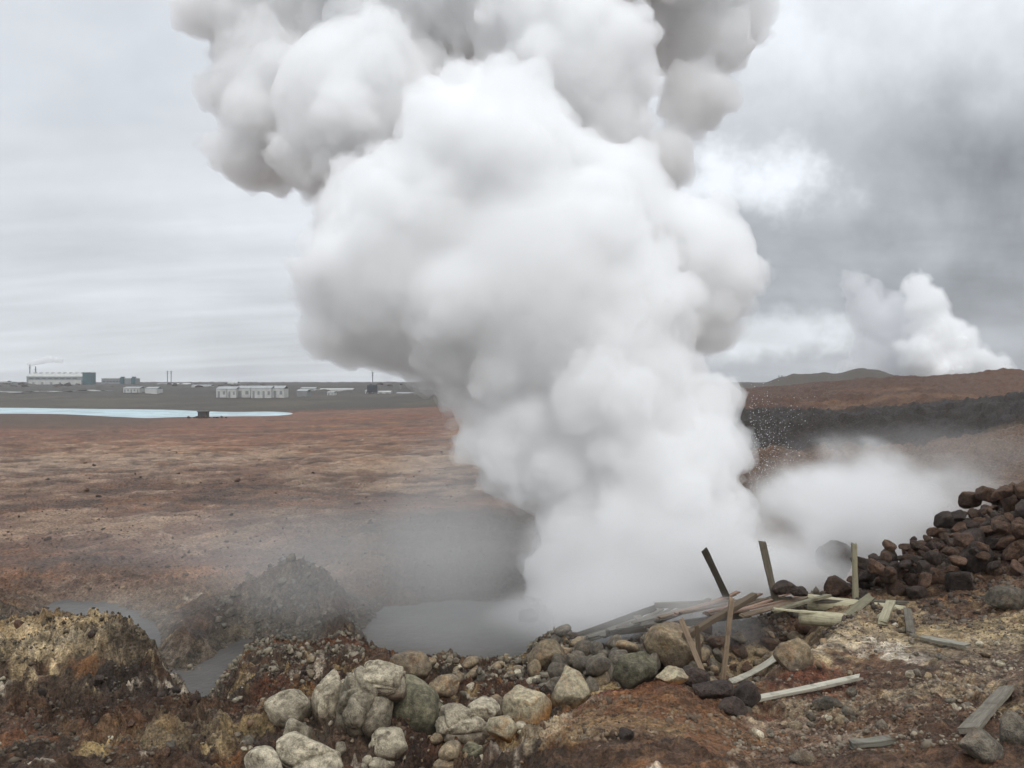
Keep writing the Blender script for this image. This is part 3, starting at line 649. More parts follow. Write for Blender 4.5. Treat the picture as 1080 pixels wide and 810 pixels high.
def gmat(name, a, b):
    m, n, o = new_mat(name); bs = n.add('ShaderNodeBsdfPrincipled'); at = n.add('ShaderNodeAttribute', attribute_name='tone'); g = n.add('ShaderNodeNewGeometry')
    c = n.mix(n.ramp(n.noise(g.outputs['Position'], 1.3, 4, .6), .35, .65), a, b)
    n.put(bs.inputs['Base Color'], n.mix(1.0, c, at.outputs['Color'], 'MULTIPLY')); bs.inputs['Roughness'].default_value = .9; n.l.new(bs.outputs[0], o.inputs[0]); return m
U = lambda r, a, b, n: r.uniform(a, b, n)
gravel('pale_gravel', 5000, lambda r, n: (U(r, 760, 1250, n), U(r, 7.0, 14.2, n), np.abs(r.normal(0, .012, n)) + .006), gmat('pale_grit', (.24, .20, .145), (.11, .075, .05)), 1)
gravel('brown_gravel', 4500, lambda r, n: (U(r, 220, 800, n), U(r, 7.0, 13.5, n), np.abs(r.normal(0, .014, n)) + .006), gmat('brown_grit', (.10, .06, .035), (.17, .125, .08)), 2)
gravel('dark_clods', 8000, lambda r, n: (U(r, -120, 360, n), U(r, 8.2, 16.0, n), np.abs(r.normal(0, .013, n)) + .006), gmat('clod_soil', (.065, .048, .033), (.10, .08, .055)), 3)
gravel('bank_rubble', 5000, lambda r, n: (U(r, 560, 1250, n), U(r, 13.0, 19.0, n), np.abs(r.normal(0, .03, n)) + .01), gmat('rubble_soil', (.065, .045, .033), (.10, .08, .06)), 4)
gravel('shore_rubble', 5000, lambda r, n: (U(r, 200, 600, n), U(r, 13.0, 18.5, n), np.abs(r.normal(0, .028, n)) + .01), gmat('shore_soil', (.11, .095, .07), (.20, .17, .12)), 5)
gravel('mound_rubble', 1500, lambda r, n: (U(r, 225, 400, n), U(r, 20.2, 23.2, n), np.abs(r.normal(0, .025, n)) + .01), gmat('mound_soil', (.10, .09, .07), (.13, .12, .10)), 6)
gravel('plain_gravel', 3500, lambda r, n: (U(r, -60, 520, n), np.exp(U(r, math.log(24), math.log(70), n)), np.abs(r.normal(0, .03, n)) + .01), gmat('plain_grit', (.08, .055, .042), (.14, .10, .075)), 7)

# ------------------------------------------------------------------ timber
def wood_mat(name, a, b, streak=0.6):
    m, n, o = new_mat(name); bs = n.add('ShaderNodeBsdfPrincipled'); t = n.add('ShaderNodeTexCoord'); oi = n.add('ShaderNodeObjectInfo')
    v = n.vmath('ADD', t.outputs['Object'], n.vmath('MULTIPLY', oi.outputs['Location'], (3.1, 3.1, 3.1)))
    g1 = n.noise(n.map(v, scale=(1.2, 30, 30)), 1.5, 5, 0.65); g2 = n.noise(v, 5, 4, 0.6)
    c = n.mix(n.ramp(g1, .35, .65), a, b); c = n.mix(n.math('MULTIPLY', n.ramp(g2, .5, .7), .5), c, (0.07, 0.05, 0.035))
    kc = n.add('ShaderNodeCombineColor'); [n.put(kc.inputs[i], n.ramp(oi.outputs['Random'], 0, 1, .5, 1.3, False)) for i in range(3)]
    n.put(bs.inputs['Base Color'], n.mix(1.0, c, kc.outputs[0], 'MULTIPLY')); bs.inputs['Roughness'].default_value = .85; bs.inputs['Specular IOR Level'].default_value = .25
    q = n.add('ShaderNodeBump'); q.inputs['Distance'].default_value = 0.012; n.put(q.inputs['Height'], g1); n.l.new(q.outputs[0], bs.inputs['Normal'])
    n.l.new(bs.outputs[0], o.inputs[0]); return m
W_grey = wood_mat('weathered_grey_wood', (.20, .18, .14), (.12, .105, .085)); W_dark = wood_mat('dark_wet_wood', (.13, .11, .085), (.08, .068, .05))
W_pale = wood_mat('bleached_wood', (.40, .38, .31), (.27, .25, .20)); W_tan = wood_mat('tan_wood', (.22, .165, .11), (.14, .10, .07)); W_yel = wood_mat('yellow_green_wood', (.38, .345, .235), (.26, .235, .155))
W_pink = wood_mat('reddish_wood', (.25, .165, .12), (.17, .11, .08))
def plank(a, b, w, t, mat, label=None, name='plank', cat='plank', group=None, roll=0.0, parent=None, bend=0.0, seed=0):
    """a sawn board between two points, with a little warp, eased edges and uneven ends"""
    r_ = random.Random(seed + int(a.x * 100) + int(b.z * 999)); L = (b - a).length; ns = 12
    prof = [(-.5, -.42), (-.46, -.5), (.46, -.5), (.5, -.42), (.5, .42), (.46, .5), (-.46, .5), (-.5, .42)]
    vs_, fs = [], []; tw = r_.uniform(-.12, .12); ph = r_.uniform(0, 6)
    for i in range(ns + 1):
        s = i / ns; x = (s - .5) * L; sag = bend * (s - s * s) * 4 + 0.006 * math.sin(s * 5 + ph)
        sc = 1 + .05 * math.sin(s * 9 + ph) + r_.uniform(-.02, .02)
        for (y_, z_) in prof:
            ex = (r_.uniform(-.045, .045) if i in (0, ns) else 0)
            c_2, s_2 = math.cos(tw * s), math.sin(tw * s); yy, zz = y_ * w * sc, z_ * t * sc
            vs_.append((x + ex, yy * c_2 - zz * s_2, yy * s_2 + zz * c_2 + sag))
    for i in range(ns):
        for k in range(8): fs.append((i * 8 + k, i * 8 + (k + 1) % 8, i * 8 + 8 + (k + 1) % 8, i * 8 + 8 + k))
    fs.append(tuple(range(7, -1, -1))); fs.append(tuple(ns * 8 + k for k in range(8)))
    o = mesh_obj(name, vs_, fs, mat, smooth=False)
    X_ = (b - a).normalized(); up = Vector((0, 0, 1)) if abs(X_.z) < .8 else Vector((0, -1, 0))
    Y_ = up.cross(X_).normalized(); Z_ = X_.cross(Y_)
    M = Matrix((X_, Y_, Z_)).transposed().to_4x4() @ Matrix.Rotation(roll, 4, 'X'); M.translation = (a + b) / 2
    if parent is not None: o.parent = parent; o.matrix_parent_inverse = Matrix.Identity(4); o.matrix_local = parent.matrix_world.inverted() @ M
    else: o.matrix_world = M
    if label: tag(o, label, cat, group)
    return o
def G(px, py, lift=0.03, d=None):        # a point on the ground seen at that place
    d = dist_at(px, py) if d is None else d
    p = P(px, py, d); p.z += lift; return p
# upright posts of the old fence
plank(P(775,648,16.8), P(743,580,16.2), .13, .06, W_dark, 'short dark post leaning out of the steam, the most tilted of the three', 'wooden_post', 'post', roll=.1)
plank(P(823,656,16.0), P(804,571,16.0), .13, .07, W_dark, 'tall dark post leaning slightly at the far edge of the boardwalk', 'wooden_post', 'post')
plank(P(903,650,15.2), P(901,574,15.2), .085, .085, W_yel, 'straight upright square post between the brown rocks', 'wooden_post', 'post')
# broken stakes in the hollow
sg = None
plank(P(744,716,12.4), P(719,655,12.8), .085, .05, W_tan, 'broken stake leaning outwards, crossing the short upright one', 'wooden_stake', 'stake')
plank(P(739,706,12.9), P(735,661,12.9), .07, .05, W_tan, 'short upright stake ending at the sloping rail', 'wooden_stake', 'stake')
plank(P(762,722,12.2), P(772,632,12.2), .07, .055, W_tan, 'tallest thin stake standing alone before the boardwalk', 'wooden_stake', 'stake')
plank(P(722,672,13.4), P(797,627,14.9), .12, .09, W_tan, 'long sloping rail running up under the edge of the boardwalk', 'wooden_rail', 'rail')
plank(P(672,650,16.5), P(694,672,15.2), .16, .05, W_grey, 'grey board sliding down the rubble slope in the mist', 'plank', 'plank')
plank(P(770,720,11.6), P(832,682,11.9), .09, .03, W_pale, 'thin bent pale board leaning on the tan boulder', 'plank', 'plank', bend=-.10, roll=.5)
plank(G(796,744,.07), G(907,722,.09), .085, .045, W_pale, 'long pale board lying across the red slope', 'plank', 'plank', roll=.2)
plank(G(1022,776,.04), G(1062,729,.04), .16, .05, W_grey, 'dark weathered plank lying end on down the slope near the grey rocks', 'plank', 'plank', roll=-.25)
plank(G(897,792,.05), G(939,787,.06), .09, .05, W_pale, 'short pale board lowest on the slope', 'plank', 'plank')
plank(G(973,677,.07), G(1021,687,.07), .11, .05, W_pale, 'short whitish board lying alone on the crusted slope', 'plank', 'plank', roll=.15)
plank(G(961,671,.05), P(957,642,13.9), .12, .04, W_grey, 'grey plank lying flat and pointing away up the slope', 'plank', 'plank')
plank(G(931,660,.06), P(940,634,14.0), .14, .05, W_yel, 'wide yellowish board end propped beside the pipe', 'plank', 'plank')
plank(P(912,660,13.7), P(943,641,14.0), .07, .05, W_yel, 'narrow yellowish strut crossing the wide board end', 'plank', 'plank')
plank(P(886,656,13.9), P(918,630,14.6), .15, .06, W_yel, 'thick yellowish board standing on the end of the hollow pipe', 'plank', 'plank', roll=.4)
plank(P(816,645,14.4), P(874,628,14.9), .10, .05, W_yel, 'pale crosswise board laid over the boardwalk end', 'plank', 'plank')
plank(P(818,642,14.2), P(872,648,14.1), .06, .03, W_yel, 'thin batten lying just above the hollow pipe', 'wooden_batten', 'batten')
plank(P(855,633,15.0), P(955,636,14.9), .14, .06, W_grey, 'long low board at the foot of the upright post', 'plank', 'plank')

def pipe(a, b, r, mat, label, wall=.02, arc=2 * math.pi, cat='pipe'):
    """hollow pipe with a real wall; arc < 360 degrees leaves it split open"""
    L = (b - a).length; na, nl = 28, 10; vs_, fs = [], []
    for i in range(nl + 1):
        x = (i / nl - .5) * L; j = 1 + 0.03 * math.sin(i * 1.7)
        for ring in (r * j, (r - wall) * j):
            for k in range(na): t_ = -arc / 2 + arc * k / (na if arc > 6.2 else na - 1) ; vs_.append((x, math.sin(t_) * ring, math.cos(t_) * ring))
    closed = arc > 6.2; m = na if closed else na - 1
    for i in range(nl):
        for k in range(m):
            k2 = (k + 1) % na; o1 = i * 2 * na; o2 = o1 + 2 * na
            fs.append((o1 + k, o1 + k2, o2 + k2, o2 + k)); fs.append((o1 + na + k, o2 + na + k, o2 + na + k2, o1 + na + k2))
    for o1 in (0, nl * 2 * na):
        for k in range(m): k2 = (k + 1) % na; fs.append((o1 + k, o1 + na + k, o1 + na + k2, o1 + k2))
    if not closed:
        for i in range(nl):
            for k in (0, na - 1): o1 = i * 2 * na + k; fs.append((o1, o1 + 2 * na, o1 + 3 * na, o1 + na))
    o = mesh_obj('pipe', vs_, fs, mat)
    X_ = (b - a).normalized(); Y_ = Vector((0, 0, 1)).cross(X_).normalized(); Z_ = X_.cross(Y_)
    M = Matrix((X_, Y_, Z_)).transposed().to_4x4(); M.translation = (a + b) / 2; o.matrix_world = M
    return tag(o, label, cat)
pipe(P(844,651,14.3), P(893,655,13.9), .125, W_yel, 'short hollow yellowish pipe with its open end towards the broken boards')
pipe(P(852,635,15.2), P(955,648,14.6), .15, W_yel, 'long yellowish pipe lying behind the shorter hollow one')

# collapsed boardwalk: deck boards on two sagging joists
bw = empty('collapsed_boardwalk', P(770, 645, 15.2)); bpy.context.view_layer.update()
tag(bw, 'collapsed boardwalk of fanned deck boards sagging into the steam', 'boardwalk')
wr = random.Random(5)
for k in range(27):
    sg_ = 0.0 if k < 7 else (k - 7) ** 1.12 * 2.15
    a = P(782 - 9.3 * k + wr.uniform(-12, 9), 649 + sg_ * .85 + wr.uniform(-1.2, 1.2) - .5 * k * (k < 7), 14.6 + .09 * k)
    b = P(851 - 9.0 * k + wr.uniform(-13, 11), 625.5 + sg_ * .75 + wr.uniform(-1.5, 1.5), 16.3 + .10 * k)
    plank(a, b, wr.uniform(.085, .125), .035, W_pink if k < 8 and k % 3 else (W_tan if k < 10 else W_grey), name='deck_board', parent=bw, roll=wr.uniform(-.3, .3), bend=-.03, seed=k)
plank(P(835,633,15.9), P(690,639,17.0), .07, .12, W_dark, name='joist', parent=bw); plank(P(790,648,14.9), P(640,668,16.0), .07, .12, W_dark, name='joist', parent=bw, seed=3)
plank(P(690,642,17.0), P(575,682,18.2), .07, .12, W_dark, name='joist', parent=bw, seed=5)
B(828,620,26,16,darkr,'dark rounded rock at the far end of the deck boards',61,d=15.8,planes=8)
B(843,624,20,12,darkr,'smaller dark rock tucked beside the far end of the deck boards',62,d=15.7,planes=8)

# ------------------------------------------------------------------ buildings across the lake
def flat(name, c, rough=.7):
    m, n, o = new_mat(name); b = n.add('ShaderNodeBsdfPrincipled'); t = n.add('ShaderNodeNewGeometry')
    nz = n.noise(t.outputs['Position'], .35, 5, .6); k = n.ramp(nz, .3, .7, .85, 1.1); cc = n.add('ShaderNodeCombineColor'); [n.put(cc.inputs[i], n.math('MULTIPLY', k, c[i])) for i in range(3)]
    n.put(b.inputs['Base Color'], cc.outputs[0]); b.inputs['Roughness'].default_value = rough; n.l.new(b.outputs[0], o.inputs[0]); return m
M_clad = flat('pale_cladding', (.42, .42, .40)); M_roof = flat('grey_roofing', (.30, .31, .31)); M_white = flat('white_render', (.44, .44, .42)); M_teal = flat('teal_cladding', (.035, .085, .095), .3)
M_dark = flat('dark_opening', (.035, .04, .045), .3); M_grey = flat('grey_cladding', (.20, .205, .205)); M_steel = flat('galvanised_steel', (.15, .16, .165), .5); M_conc = flat('concrete', (.33, .32, .30))
def boxes(name, bs_, mat, parent):
    vs_, fs = [], []
    for (x0, x1, y0, y1, z0, z1) in bs_:
        k = len(vs_); vs_ += [(x0,y0,z0),(x1,y0,z0),(x1,y1,z0),(x0,y1,z0),(x0,y0,z1),(x1,y0,z1),(x1,y1,z1),(x0,y1,z1)]
        fs += [tuple(k + i for i in q) for q in ((3,2,1,0),(4,5,6,7),(0,1,5,4),(1,2,6,5),(2,3,7,6),(3,0,4,7))]
    return mesh_obj(name, vs_, fs, mat, parent, smooth=False)
def gable(name, x0, x1, y0, y1, z0, z1, mat, parent, over=.3):
    ym = (y0 + y1) / 2; x0 -= over; x1 += over; y0 -= over; y1 += over; t = .25
    vs_ = [(x0,y0,z0),(x1,y0,z0),(x1,ym,z1),(x0,ym,z1),(x1,y1,z0),(x0,y1,z0),(x0,y0,z0+t),(x1,y0,z0+t),(x1,ym,z1+t),(x0,ym,z1+t),(x1,y1,z0+t),(x0,y1,z0+t)]
    fs = [(0,1,2,3),(3,2,4,5),(6,9,8,7),(9,11,10,8),(0,6,7,1),(5,4,10,11),(0,3,9,6),(3,5,11,9),(1,7,8,2),(2,8,10,4)]
    return mesh_obj(name, vs_, fs, mat, parent, smooth=False)
def site(px0, px1, py, d=None):
    """footprint frame for a building whose foot is seen along row py"""
    d = d or min(dist_at((px0 + px1) / 2, py, 60), 1000); W = (px1 - px0) / F * d; cx = ((px0 + px1) / 2 - 540) / F * d
    return d, W, cx, min(hz(cx, d), zrow(d, py) + .5) - .3
u = lambda d, p: p / F * d                         # photo pixels -> metres at depth d
# factory hall
d, W, cx, z0 = site(28, 97, 404, 860); z0 = zrow(860, 405.5)
fb = empty('factory_building', (cx, d, z0)); tag(fb, 'long pale factory hall with ridge vents and a teal end block', 'factory')
H = u(d, 12.5)
boxes('wall', [(-W/2, W/2 - u(d, 9), 0, 14, 0, H * .66)], M_grey, fb); boxes('annex_wall', [(-W/2 + u(d, 5), W/2 - u(d, 9), -5, -.02, 0, H * .36)], M_clad, fb)
gable('roof', -W/2, W/2 - u(d, 9), 0, 14, H * .66, H * .94, M_clad, fb)
for k in range(9): boxes('roof_vent', [(-W/2 + 4 + k * 6.4, -W/2 + 6.2 + k * 6.4, 5.6, 8.6, H * .9, H * 1.03)], M_clad, fb)
for k in range(8): boxes('window', [(-W/2 + 3 + k * 6.6, -W/2 + 7.6 + k * 6.6, -.12, -.02, H * .47, H * .55)], M_dark, fb)
for k in range(5): boxes('door', [(-W/2 + 9 + k * 9.5, -W/2 + 11.5 + k * 9.5, -5.12, -5.02, 0, H * .2)], M_grey, fb)
tb = boxes('end_block', [(W/2 - u(d, 9) + .02, W/2, -2, 8, 0, H * .97)], M_teal, fb); boxes('parapet', [(W/2 - u(d, 9) - .2, W/2 + .2, -2.2, 8.2, H * .97 + .02, H * 1.02)], M_dark, tb)
for (px, hh, lb) in ((31.5, 21, 'taller thin steaming chimney behind the long factory hall'), (37.5, 19, 'second thin chimney behind the long factory hall, without steam')):
    x = (px - 540) / F * 880; ch = empty('chimney_stack', (x, 880, z0)); tag(ch, lb, 'chimney')
    v, f = [], []
    for i, (zz, rr) in enumerate(((0, .8), (u(880, hh) * .5, .6), (u(880, hh), .5))):
        for k in range(10): v.append((rr * math.cos(k * .628), rr * math.sin(k * .628), zz))
    for i in range(2):
        for k in range(10): f.append((i * 10 + k, i * 10 + (k + 1) % 10, i * 10 + 10 + (k + 1) % 10, i * 10 + 10 + k))
    f.append(tuple(range(20, 30))); mesh_obj('flue', v, f, M_steel, ch, smooth=False)
    boxes('platform', [(-.9, .9, -.9, .9, u(880, hh) * .82, u(880, hh) * .84)], M_steel, ch)
# second works
d = 860; z0 = zrow(d, 406.5); W = u(d, 36); cx = (125 - 540) / F * d; H = u(d, 7)
fb = empty('warehouse', (cx, d, z0)); tag(fb, 'low grey warehouse with two dark rounded towers beside the factory', 'warehouse')
boxes('wall', [(-W/2, W/2, 0, 10, 0, H)], M_grey, fb); boxes('roof', [(-W/2 - .3, W/2 + .3, -.3, 10.3, H + .02, H + .8)], M_clad, fb)
for x in (.12, .45): boxes('tower', [(W * x - 1.8, W * x + 1.8, -2.5, 3, 0, H * 1.16), (W * x - 1.2, W * x + 1.2, -1.9, 2.4, H * 1.16, H * 1.32)], M_teal, fb)
for k in range(6): boxes('window', [(-W/2 + 2 + k * 3.4, -W/2 + 4.2 + k * 3.4, -.12, -.02, H * .5, H * .68)], M_dark, fb)
def shed(px0, px1, pyt, pyb, d, label, wallm=M_white, roofm=M_roof, nwin=3, group=None, name='shed', cat='shed', gab=.22, dep=9):
    cx = ((px0 + px1) / 2 - 540) / F * d; W = u(d, px1 - px0); H = u(d, pyb - pyt); z0 = zrow(d, pyb) - .6; H += .6
    g_ = hz(cx, d)
    if g_ < z0: H += z0 - g_; z0 = g_
    e = empty(name, (cx, d, z0)); tag(e, label, cat, group); hw = H * (1 - gab)
    boxes('wall', [(-W/2, W/2, 0, dep, 0, hw)], wallm, e); gable('roof', -W/2, W/2, 0, dep, hw, H, roofm, e, .15)
    for k in range(nwin):
        x = -W/2 + W * (k + .5) / nwin; s = min(W / nwin * .22, 1.2); boxes('window' if k % 2 else 'door', [(x - s, x + s, -.1, -.02, hw * (.35 if k % 2 else 0), hw * .75)], M_grey, e)
D1 = 455
row = [(228, 239), (239.6, 249), (249.6, 264), (264.8, 286), (286.8, 299.5)]
lbs = ['white shed at the outer end of the row nearest the lake', 'narrow white shed, second in the row past the lake', 'white shed in the middle of the row of five past the lake', 'longest white shed of the row past the lake', 'white shed closing the row on the side towards the big plume']
for (a, b), lb in zip(row, lbs): shed(a, b, 407.2 + (a < 249) * .8, 416.2, D1 + rnd.uniform(-4, 4), lb, group='white sheds in a row past the lake', nwin=2 if b - a < 16 else 4)
shed(130, 147, 408.2, 413.2, 520, 'small white open fronted shed above the lake', nwin=5); shed(153, 165.5, 408.4, 413, 520, 'plain small white shed above the middle of the lake', nwin=0)
shed(313, 324, 411, 415, 480, 'grey hut just past the row of white sheds', M_grey, nwin=1)
for i, (a, b, t, bb, dd_, lb) in enumerate(((165, 183, 404.6, 407.4, 800, 'low flat pale building near the twin masts'), (186, 200, 404.2, 406.6, 800, 'low white building under the low hummocks past the twin masts'), (202, 222, 406, 408.6, 700, 'long low pale building behind the row of sheds'),
      (240, 250, 402.6, 406, 800, 'small pale house on the skyline above the row of sheds'), (317, 333, 408.6, 411, 600, 'low white building partway to the single mast'), (337, 372, 410, 412.6, 600, 'very long low white building before the single mast'), (385, 391, 411.5, 414, 560, 'small white hut at the foot of the single mast'),
      (398, 412, 412.6, 415, 560, 'low white building just past the single mast'), (418, 452, 414.2, 416.2, 540, 'long white roof half lost in the mist'), (0, 7, 401.5, 405, 900, 'small white building at the edge of the view past the factory'), (345, 352, 413, 415.2, 520, 'tiny white hut before the long low building'))):
    shed(a, b, t, bb, dd_, lb, nwin=2, name='low_building', cat='building', gab=.3, roofm=M_white if i % 2 else M_roof)
def mast(px, pyt, pyb, d, label, w=.35, cab=False, name='mast'):
    cx = (px - 540) / F * d; z0 = zrow(d, pyb) - .5; H = u(d, pyb - pyt) + .5; e = empty(name, (cx, d, z0)); tag(e, label, 'mast')
    boxes('pole', [(-w/2, w/2, -w/2, w/2, 0, H)], M_steel, e); boxes('crossarm', [(-w*2.2, w*2.2, -w/2 - .1, w/2 + .1, H * .93, H * .95), (-w*1.6, w*1.6, -w/2 - .1, w/2 + .1, H * .80, H * .82)], M_steel, e)
    if cab: boxes('cabin', [(-3.5, 3.5, -2, 3, 0, H * .35)], M_dark, e)
mast(176.6, 391, 405, 800, 'thin mast, the one of the close pair nearer the factory', .6); mast(180.5, 391, 405, 800, 'thin mast, the one of the close pair nearer the white sheds', .6)
mast(393, 392, 413, 560, 'single tall mast rising from a dark cabin', .55, True)
mast(821.5, 396, 405, 560, 'thin pylon beside the small cone hill, the outer one', .4); mast(824.5, 396, 405, 560, 'thin pylon beside the small cone hill, the nearer one', .4)
# pale road on the far bank
rx = np.linspace(-40, 116, 60); rv = []
for p in rx:
    for dd_ in (545, 556): x = (p - 540) / F * 550; rv.append((x, dd_, max(hz(x, dd_), hz(x, 550)) + .9))
road = mesh_obj('road', rv, [(2*i, 2*i+2, 2*i+3, 2*i+1) for i in range(59)], M_conc); tag(road, kind='structure')
# hut by the lake
d = dist_at(213, 441, 100); x = (213 - 540) / F * d; z0 = hz(x, d) - .2
e = empty('stone_hut', (x, d, z0)); tag(e, 'small dark stone hut on the lake shore', 'hut')
boxes('wall', [(-1.3, 1.3, 0, 2.4, 0, 2.0)], flat('hut_stone', (.06, .05, .045)), e); boxes('roof', [(-1.5, 1.5, -.2, 2.6, 2.02, 2.3)], M_dark, e); boxes('door', [(-.4, .4, -.06, -.01, 0, 1.5)], M_dark, e)
def shore(rg):
    px = rg.gauss(213, 10); return px, d + rg.uniform(-2, 2), rg.uniform(.3, .8)
bank(30, shore, [darkr], 'dark rock in the rubble around the stone hut on the lake shore', 'rocks around the hut on the shore', name='rock', cat='rock', seed=21, sub=3)
def hum(rg):
    return rg.choice((rg.gauss(20, 18), rg.gauss(245, 25), rg.gauss(220, 60), rg.gauss(400, 40), rg.gauss(70, 10))), rg.uniform(690, 850), rg.uniform(2.0, 5.0)
bank(60, hum, [darkr], 'dark lava hummock on the low skyline between the far buildings', 'lava hummocks on the skyline', name='lava_hummock', cat='rock', seed=22, sub=3, bury=.6, flat=(.4, .7))

build_banks()
# ------------------------------------------------------------------ steam
def puff_field(sph, vox, seed, kids=(24, 9), kr=(0.38, 0.38), namp=0.20, nscale=0.9, margin=1.0, zmin=None, step=None):
    """signed distance (voxel grid) of billows: every given ball carries smaller ones on its skin"""
    rg = random.Random(seed)
    allb = []
    for (c, r) in sph:
        allb.append((c, r, r))
        for i in range(kids[0]):
            v = Vector((rg.gauss(0, 1), rg.gauss(0, 1), rg.gauss(0, 1))).normalized()
            r1 = r * kr[0] * rg.uniform(0.65, 1.15); c1 = c + v * (r - r1 * 0.45)
            allb.append((c1, r1, r))
            for j in range(kids[1]):
                u = (v + Vector((rg.gauss(0, .7), rg.gauss(0, .7), rg.gauss(0, .7)))).normalized()
                r2 = r1 * kr[1] * rg.uniform(0.6, 1.2); allb.append((c1 + u * (r1 - r2 * 0.4), r2, r1))
    lo = Vector([min(c[k] - r for c, r, _ in allb) - margin for k in range(3)])
    hi = Vector([max(c[k] + r for c, r, _ in allb) + margin for k in range(3)])
    n = [int(math.ceil((hi[k] - lo[k]) / vox)) + 1 for k in range(3)]
    G = np.full(n, 2.5 * margin, dtype=np.float32)
    ax = [lo[k] + np.arange(n[k], dtype=np.float32) * vox for k in range(3)]
    for (c, r, rp) in allb:
        ex = r + margin
        s = [slice(max(0, int((c[k] - ex - lo[k]) / vox)), min(n[k], int((c[k] + ex - lo[k]) / vox) + 2)) for k in range(3)]
        d = np.sqrt((ax[0][s[0]] - c.x)[:, None, None] ** 2 + (ax[1][s[1]] - c.y)[None, :, None] ** 2 + (ax[2][s[2]] - c.z)[None, None, :] ** 2) - r
        g = G[s[0], s[1], s[2]]
        k_ = 0.16 * r
        h = np.clip(0.5 + 0.5 * (g - d) / k_, 0, 1)
        G[s[0], s[1], s[2]] = g * (1 - h) + d * h - k_ * h * (1 - h)
    # wisps, evaluated only near the skin
    m = np.abs(G) < margin
    I = np.nonzero(m)
    x, y, z = (ax[k][I[k]] for k in range(3))
    G[I] += namp * fbm(x / nscale, y / nscale, z / nscale, oct=4, gain=0.55, seed=seed)
    if zmin is not None:
        G = np.maximum(G, (zmin - ax[2])[None, None, :])
    return G, lo, n

def iso(G, lo, vox, level):
    g = vdb.FloatGrid(background=10.0); g.copyFromArray(G - level)
    pts, quads = g.convertToQuads(isovalue=0.0)
    pts = np.asarray(pts, dtype=np.float32) * vox + np.array(lo, dtype=np.float32)
    return pts, np.asarray(quads, dtype=np.int32)

def biggest(pts, q):
    lab = np.arange(len(pts))
    while True:
        m = lab[q].min(1); new = lab.copy(); np.minimum.at(new, q.ravel(), np.repeat(m, 4)); new = new[new]
        if (new == lab).all(): break
        lab = new
    v, c = np.unique(lab[q[:, 0]], return_counts=True); q = q[lab[q[:, 0]] == v[c.argmax()]]
    u_, inv = np.unique(q.ravel(), return_inverse=True)
    return pts[u_], inv.reshape(-1, 4).astype(np.int32)
STEAMW = (0.995, 0.995, 0.995)
core_m, n_, o_ = new_mat('dense_steam')
b_ = n_.add('ShaderNodeBsdfDiffuse'); b_.inputs[0].default_value = (0.96, 0.96, 0.963, 1); n_.l.new(b_.outputs[0], o_.inputs[0])
shell1 = vol_mat('thin_steam', 0.5, STEAMW); shell2 = vol_mat('thick_steam', 1.2, STEAMW); shell3 = vol_mat('thicker_steam', 1.0, STEAMW)

def billows(name, L, seed, vox, label, levels, core_level, mats=None, **kw):
    sph = [(P(px, py, d), rp / F * d) for (px, py, d, rp) in L]
    G, lo, n = puff_field(sph, vox, seed, **kw)
    pts, q = biggest(*iso(G, lo, vox, core_level))
    I = np.nonzero(np.abs(G) < .9); p_ = [lo[k] + I[k] * vox for k in range(3)]
    W_ = G.copy(); W_[I] = G[I] + .42 * fbm(p_[0] * 1.1, p_[1] * 1.1, p_[2] * 1.1, oct=5, gain=.62, seed=seed + 5, ridge=True) - .04
    V_ = G.copy(); V_[I] = G[I] + .10 * fbm(p_[0] * 2.2, p_[1] * 2.2, p_[2] * 2.2, oct=3, gain=.6, seed=seed + 9)
    root = mesh_obj(name, pts, q, core_m)
    tag(root, label, 'steam')
    for k_, (lv, mt) in enumerate(levels):
        pts, q = iso((W_, V_, G)[k_], lo, vox, lv)
        mesh_obj('steam_veil', pts, q, mt, parent=root)
    print(name, G.shape, len(q))
    return root

MAIN = [
 (640,600,21,45),(610,635,20.4,34),(655,640,20.2,34),(700,628,20.4,36),(745,600,21,40),(585,605,20.8,36),(780,585,21.3,26),(700,575,21,55),(680,510,21.5,75),(735,475,22,52),(755,535,21.5,38),(610,540,22,50),(560,455,22.5,72),
 (640,420,22,85),(745,430,22.5,38),(525,425,22.5,48),(600,490,22,60),(760,420,22.5,25),
 (455,372,23.2,38),(425,358,23.6,36),(485,398,22.9,38),(395,345,23.8,34),(430,290,23.5,105),(520,185,23.5,100),(405,235,24,72),(560,310,23,125),(470,345,23.5,55),(640,330,22.5,85),(620,230,24.5,85),
 (490,115,24.5,45),(728,280,25.5,72),(690,345,24,50),(740,335,25.5,42),(700,400,23.5,40),
 (600,75,28,82),(640,140,28,45),(560,10,29,85),(380,115,28,92),(330,165,28,45),(300,100,30.5,75),(270,160,30.5,45),(290,-10,31,90),(450,-50,30,120),(620,-50,30,75),
]
REAR = [(735,100,33,40),(745,20,33.5,62),(700,170,33,35),(700,-60,33,100),(735,-30,33,75)]
vx = 0.09
LV = [(0.0, shell1), (-0.10, shell2), (-0.4, shell3)]
billows('steam_plume', MAIN, 3, vx, 'dense white steam plume boiling up out of the mud pit', LV, -1.5, zmin=0.0)
billows('steam_cloud', REAR, 5, 0.16, 'grey shaded steam cloud overhead behind the tall white plume', LV, -1.5)
FARP = [(1000,380,24),(1030,385,20),(1056,389,13),(970,378,24),(985,350,26),(1012,362,18),(975,322,20),(968,300,14),(985,312,10),(990,395,26),(1040,397,18),(1068,393,8),(955,300,7)]
FARV = [(935,350,24),(920,375,24),(945,325,20),(905,392,20),(950,385,24),(930,395,22),(915,318,20),(925,340,24),(900,300,14)]
dF = 700.0
f1 = vol_mat('far_thin_steam', .035, STEAMW); f2 = vol_mat('far_thick_steam', .10, STEAMW); f3 = vol_mat('far_veil_steam', .034, (.93, .93, .94))
